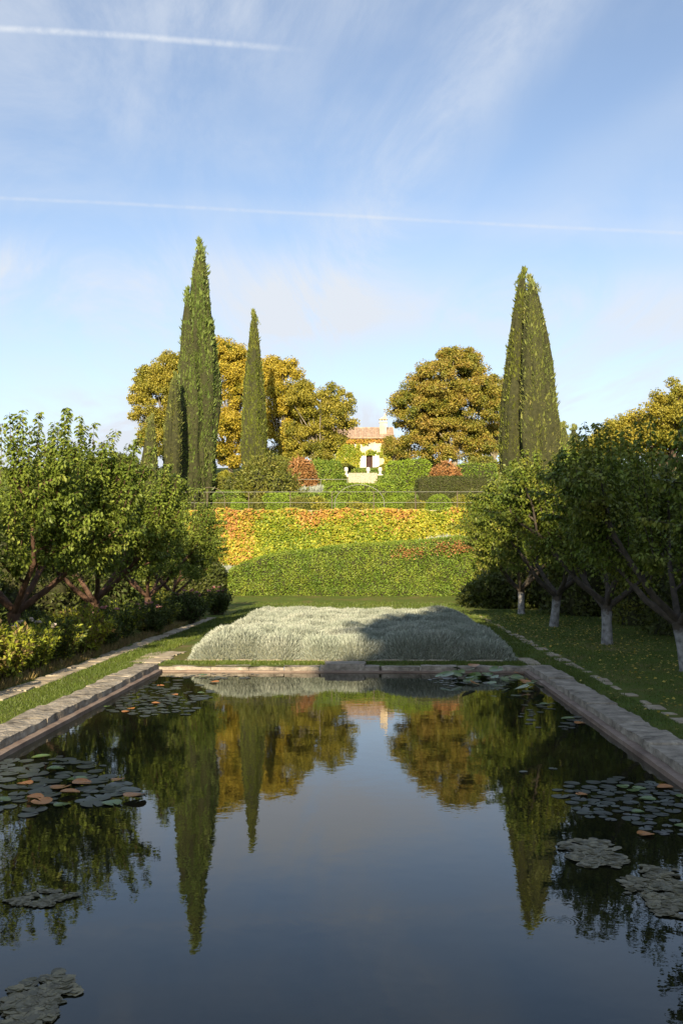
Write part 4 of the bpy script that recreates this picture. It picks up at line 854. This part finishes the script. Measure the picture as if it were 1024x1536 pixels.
# ------------------------------------------------------------------ water lilies and algae
def pad_mesh(seed,mat,curl=.0):
    rs=random.Random(seed); n=14; V=[(0,0,.004)]; a0=rs.random()*6.28; notch=.16
    for ring,(k,z) in enumerate(((.6,.004),(1,.003+curl))):
        for i in range(n):
            a=a0+notch+(2*math.pi-2*notch)*i/(n-1); r=k*(1+.05*math.sin(3*a+seed)); V.append((r*math.cos(a),r*math.sin(a),z*(1+ .8*math.sin(2*a+seed)) if ring else z))
    Fc=[(0,1+i,2+i) for i in range(n-1)]+[(1+i,1+n+i,2+n+i,2+i) for i in range(n-1)]
    g=Geo(); g.add(V,Fc,0,True); return g.mesh('lily_pad',mat)
PADS={'grey':[pad_mesh(i,M['lily'],.03) for i in range(4)],'green':[pad_mesh(i+5,M['lily_g'],.12) for i in range(3)],'orange':[pad_mesh(i+9,M['lily_o'],.15) for i in range(3)]}
placed=[]
def wpt(u,v):
    d=ray(u,v); k=-CAMZ/d.z; return d.x*k,d.y*k
def pads(cluster,n,ellipses,r,lab,mixw=(.8,.12,.08),overlap=.75,raised=0):
    c=0; tries=0
    while c<n and tries<n*40:
        tries+=1; (u,v,a,b)=random.choice(ellipses); q=random.random()*6.28; t=math.sqrt(random.random()); x,y=wpt(u+a*t*math.cos(q),v+b*t*math.sin(q))
        rr=random.uniform(*r)*.86
        if not(PX0+.02+rr<x<PX1-.02-rr and y<PY1-.05-rr): continue
        if any((x-p[0])**2+(y-p[1])**2<(overlap*(rr+p[2]))**2 for p in placed): continue
        placed.append((x,y,rr)); kind=random.choices(('grey','green','orange'),mixw)[0]
        o=bpy.data.objects.new('lily_pad',random.choice(PADS[kind])); COL.objects.link(o)
        z=.002+.003*random.random()+(random.random()*raised if kind!='grey' else 0)
        o.location=(x,y,z); o.scale=(rr,rr,rr*.6); tl=.04+raised*2*(kind!='grey'); o.rotation_euler=(random.uniform(-tl,tl),random.uniform(-tl,tl),random.uniform(0,6.28))
        w={'grey':'dull grey green lily pad lying flat','green':'fresh green lily pad','orange':'withered orange lily pad'}[kind]
        tag(o,f'{w} {lab}','lily pad',f'{w}s {lab}'); c+=1
pads('nl',78,[(70,1170,100,34),(50,1160,85,26),(130,1190,90,22),(20,1195,60,34)],(.07,.13),'in the near left patch',(.74,.17,.09),.72,.03)
pads('fl',84,[(215,1050,80,22),(250,1035,75,22),(230,1062,80,14)],(.055,.095),'in the far left patch',(.92,.03,.05),.72,.01)
pads('fl2',12,[(330,1014,60,5),(300,1020,50,8)],(.06,.11),'along the left end of the far edge',(.9,.05,.05),.72,.01)
pads('fr',48,[(745,1022,80,12),(790,1028,40,12),(700,1018,50,7)],(.08,.14),'in the far right corner patch',(.22,.64,.14),.5,.17)
pads('mr',10,[(830,1070,50,16),(850,1085,30,8)],(.06,.10),'in the small patch off the right ledge',(.85,.05,.10),.8)
pads('nr',64,[(930,1200,75,30),(990,1215,60,42),(960,1185,90,20),(870,1190,40,16)],(.05,.085),'in the near right patch',(.86,.08,.06),.8,.008)
pads('br',4,[(810,1155,30,10),(790,1210,50,30),(760,1065,40,10)],(.04,.07),'floating alone off the near right patch',(1,0,0),1.2)
vs=[];fs=[]
for (u,v,a,b),cnt in (((215,1050,82,23),170),((330,1014,60,5),30),((930,1200,80,32),110),((990,1220,60,44),70),((840,1075,60,20),30),((70,1170,105,36),60),((700,1022,60,8),40)):
    for _ in range(cnt):
        q=random.random()*6.28; t=math.sqrt(random.random()); x,y=wpt(u+a*t*math.cos(q),v+b*t*math.sin(q)); rr=random.uniform(.03,.05)
        if not(PX0+.02+rr<x<PX1-.02-rr and y<PY1-.05-rr) or any((x-p[0])**2+(y-p[1])**2<(.8*(rr+p[2]))**2 for p in placed): continue
        placed.append((x,y,rr)); k0=len(vs); a0=random.random()*6
        for m_ in range(11): a_=a0+.2+m_*(5.9/10); e=rr*(1+random.uniform(-.06,.06)); vs.append((x+e*math.cos(a_),y+e*math.sin(a_),.003+random.uniform(0,.003)))
        vs.append((x,y,.004)); fs.append(tuple(range(k0,k0+12)))
g=Geo(); g.add(vs,fs); tag(g.build('small_lily_pads',M['lily']),'dense small lily pads filling in between the larger ones','lily pads',kind='stuff')
def algae(lab,c,a,b,seed,thr=-.05,z=.004):
    cx,cy=wpt(*c); ex,_=wpt(c[0]+a,c[1]); _,ey=wpt(c[0],c[1]-b); rx=ex-cx; ry=ey-cy; g=Geo(); n=52; V={}; Fc=[]; VV=[]
    def f(i,j):
        x=(i/n*2-1);y=(j/n*2-1); r=x*x+y*y; w=noise.noise(Vector((x*1.7+seed,y*1.7,0)))*.9+.5*noise.noise(Vector((x*5+seed,y*5,2)))+.35*noise.noise(Vector((x*13+seed,y*13,2)))
        return x,y,(1-r)*1.1+w-.35
    for j in range(n):
        for i in range(n):
            x,y,w=f(i+.5,j+.5)
            if w<0.12: continue
            q=[]
            for (p,s_) in ((i,j),(i+1,j),(i+1,j+1),(i,j+1)):
                if (p,s_) not in V:
                    jx=.35/n*noise.noise(Vector((p*3.3,s_*3.3,seed))); jy=.35/n*noise.noise(Vector((p*3.3,s_*3.3,seed+9)))
                    xx,yy,ww=f(p,s_); V[p,s_]=len(VV); VV.append((cx+rx*(xx+jx*3),cy+ry*(yy+jy*3),z+.005*max(-.5,min(1,ww))+.003*noise.noise(Vector((p*.9,s_*.9,seed)))))
                q.append(V[p,s_])
            Fc.append(tuple(q))
    Fc=[f_ for f_ in Fc if all(PX0<VV[k][0]<PX1 for k in f_)]
    P,N=sample(np.array(VV),np.array(Fc),int(len(Fc)*1.15)); VV=[]; F2=[]; sc=min(1,max(.45,ry/.35))
    for q,(px_,py_,_) in enumerate(P):
        if noise.noise(Vector((px_*9,py_*9,seed)))<-.22: continue
        rr=random.uniform(.016,.036)*sc; a0=random.random()*6; tx,ty=random.uniform(-.13,.13),random.uniform(-.13,.13); zz=.003+random.random()*.007; k0=len(VV)
        for m_ in range(8):
            a_=a0+m_*.785; e=rr*(1+random.uniform(-.22,.22)); dx,dy=e*math.cos(a_),e*math.sin(a_); VV.append((px_+dx,py_+dy,zz+dx*tx+dy*ty))
        F2.append(tuple(range(k0,k0+8)))
    g.add(VV,F2,0); tag(g.build('algae_mat',M['algae']),lab,'algae','floating algae mats')
algae('ragged brown algae mat below the near right lily patch',(888,1281),60,24,3)
algae('largest brown algae mat, at the right picture edge',(1012,1345),72,46,8)
algae('thin algae film in the bottom left corner of the pool',(50,1505),60,50,12)
algae('narrow algae streak at the left below the lily patch',(60,1350),60,14,17)

# ------------------------------------------------------------------ tall trees behind the viewer that shade the pool
big=[(-2.1,2.0,12.4,'tall broadleaf tree behind the near end of the pool, leftmost'),(.15,2.6,16.9,'tall broadleaf tree behind the near end of the pool, second from left'),(5.2,4.0,19.7,'tall broadleaf tree behind the near end of the pool, middle one'),(11,4.4,19.9,'tall broadleaf tree behind the near end of the pool, second from right'),(17.5,5,21.5,'tall broadleaf tree behind the near end of the pool, rightmost')]
for k,(x,r,h,lab) in enumerate(big):
    broadleaf((x,-14-(k%2),GZ),[(0,0,h*.34,r*1.0,2.6,h*.32),(0,0,h-3.2,r*.8,2.6,3.2),(0,0,h*.62,r,2.8,h*.3)],M['plane_g'],lab,150 if r<3 else 230,75,1.1 if r<3 else 1.4,.8,trunk_r=.4,name='shade_tree',group='tall trees behind the viewer')
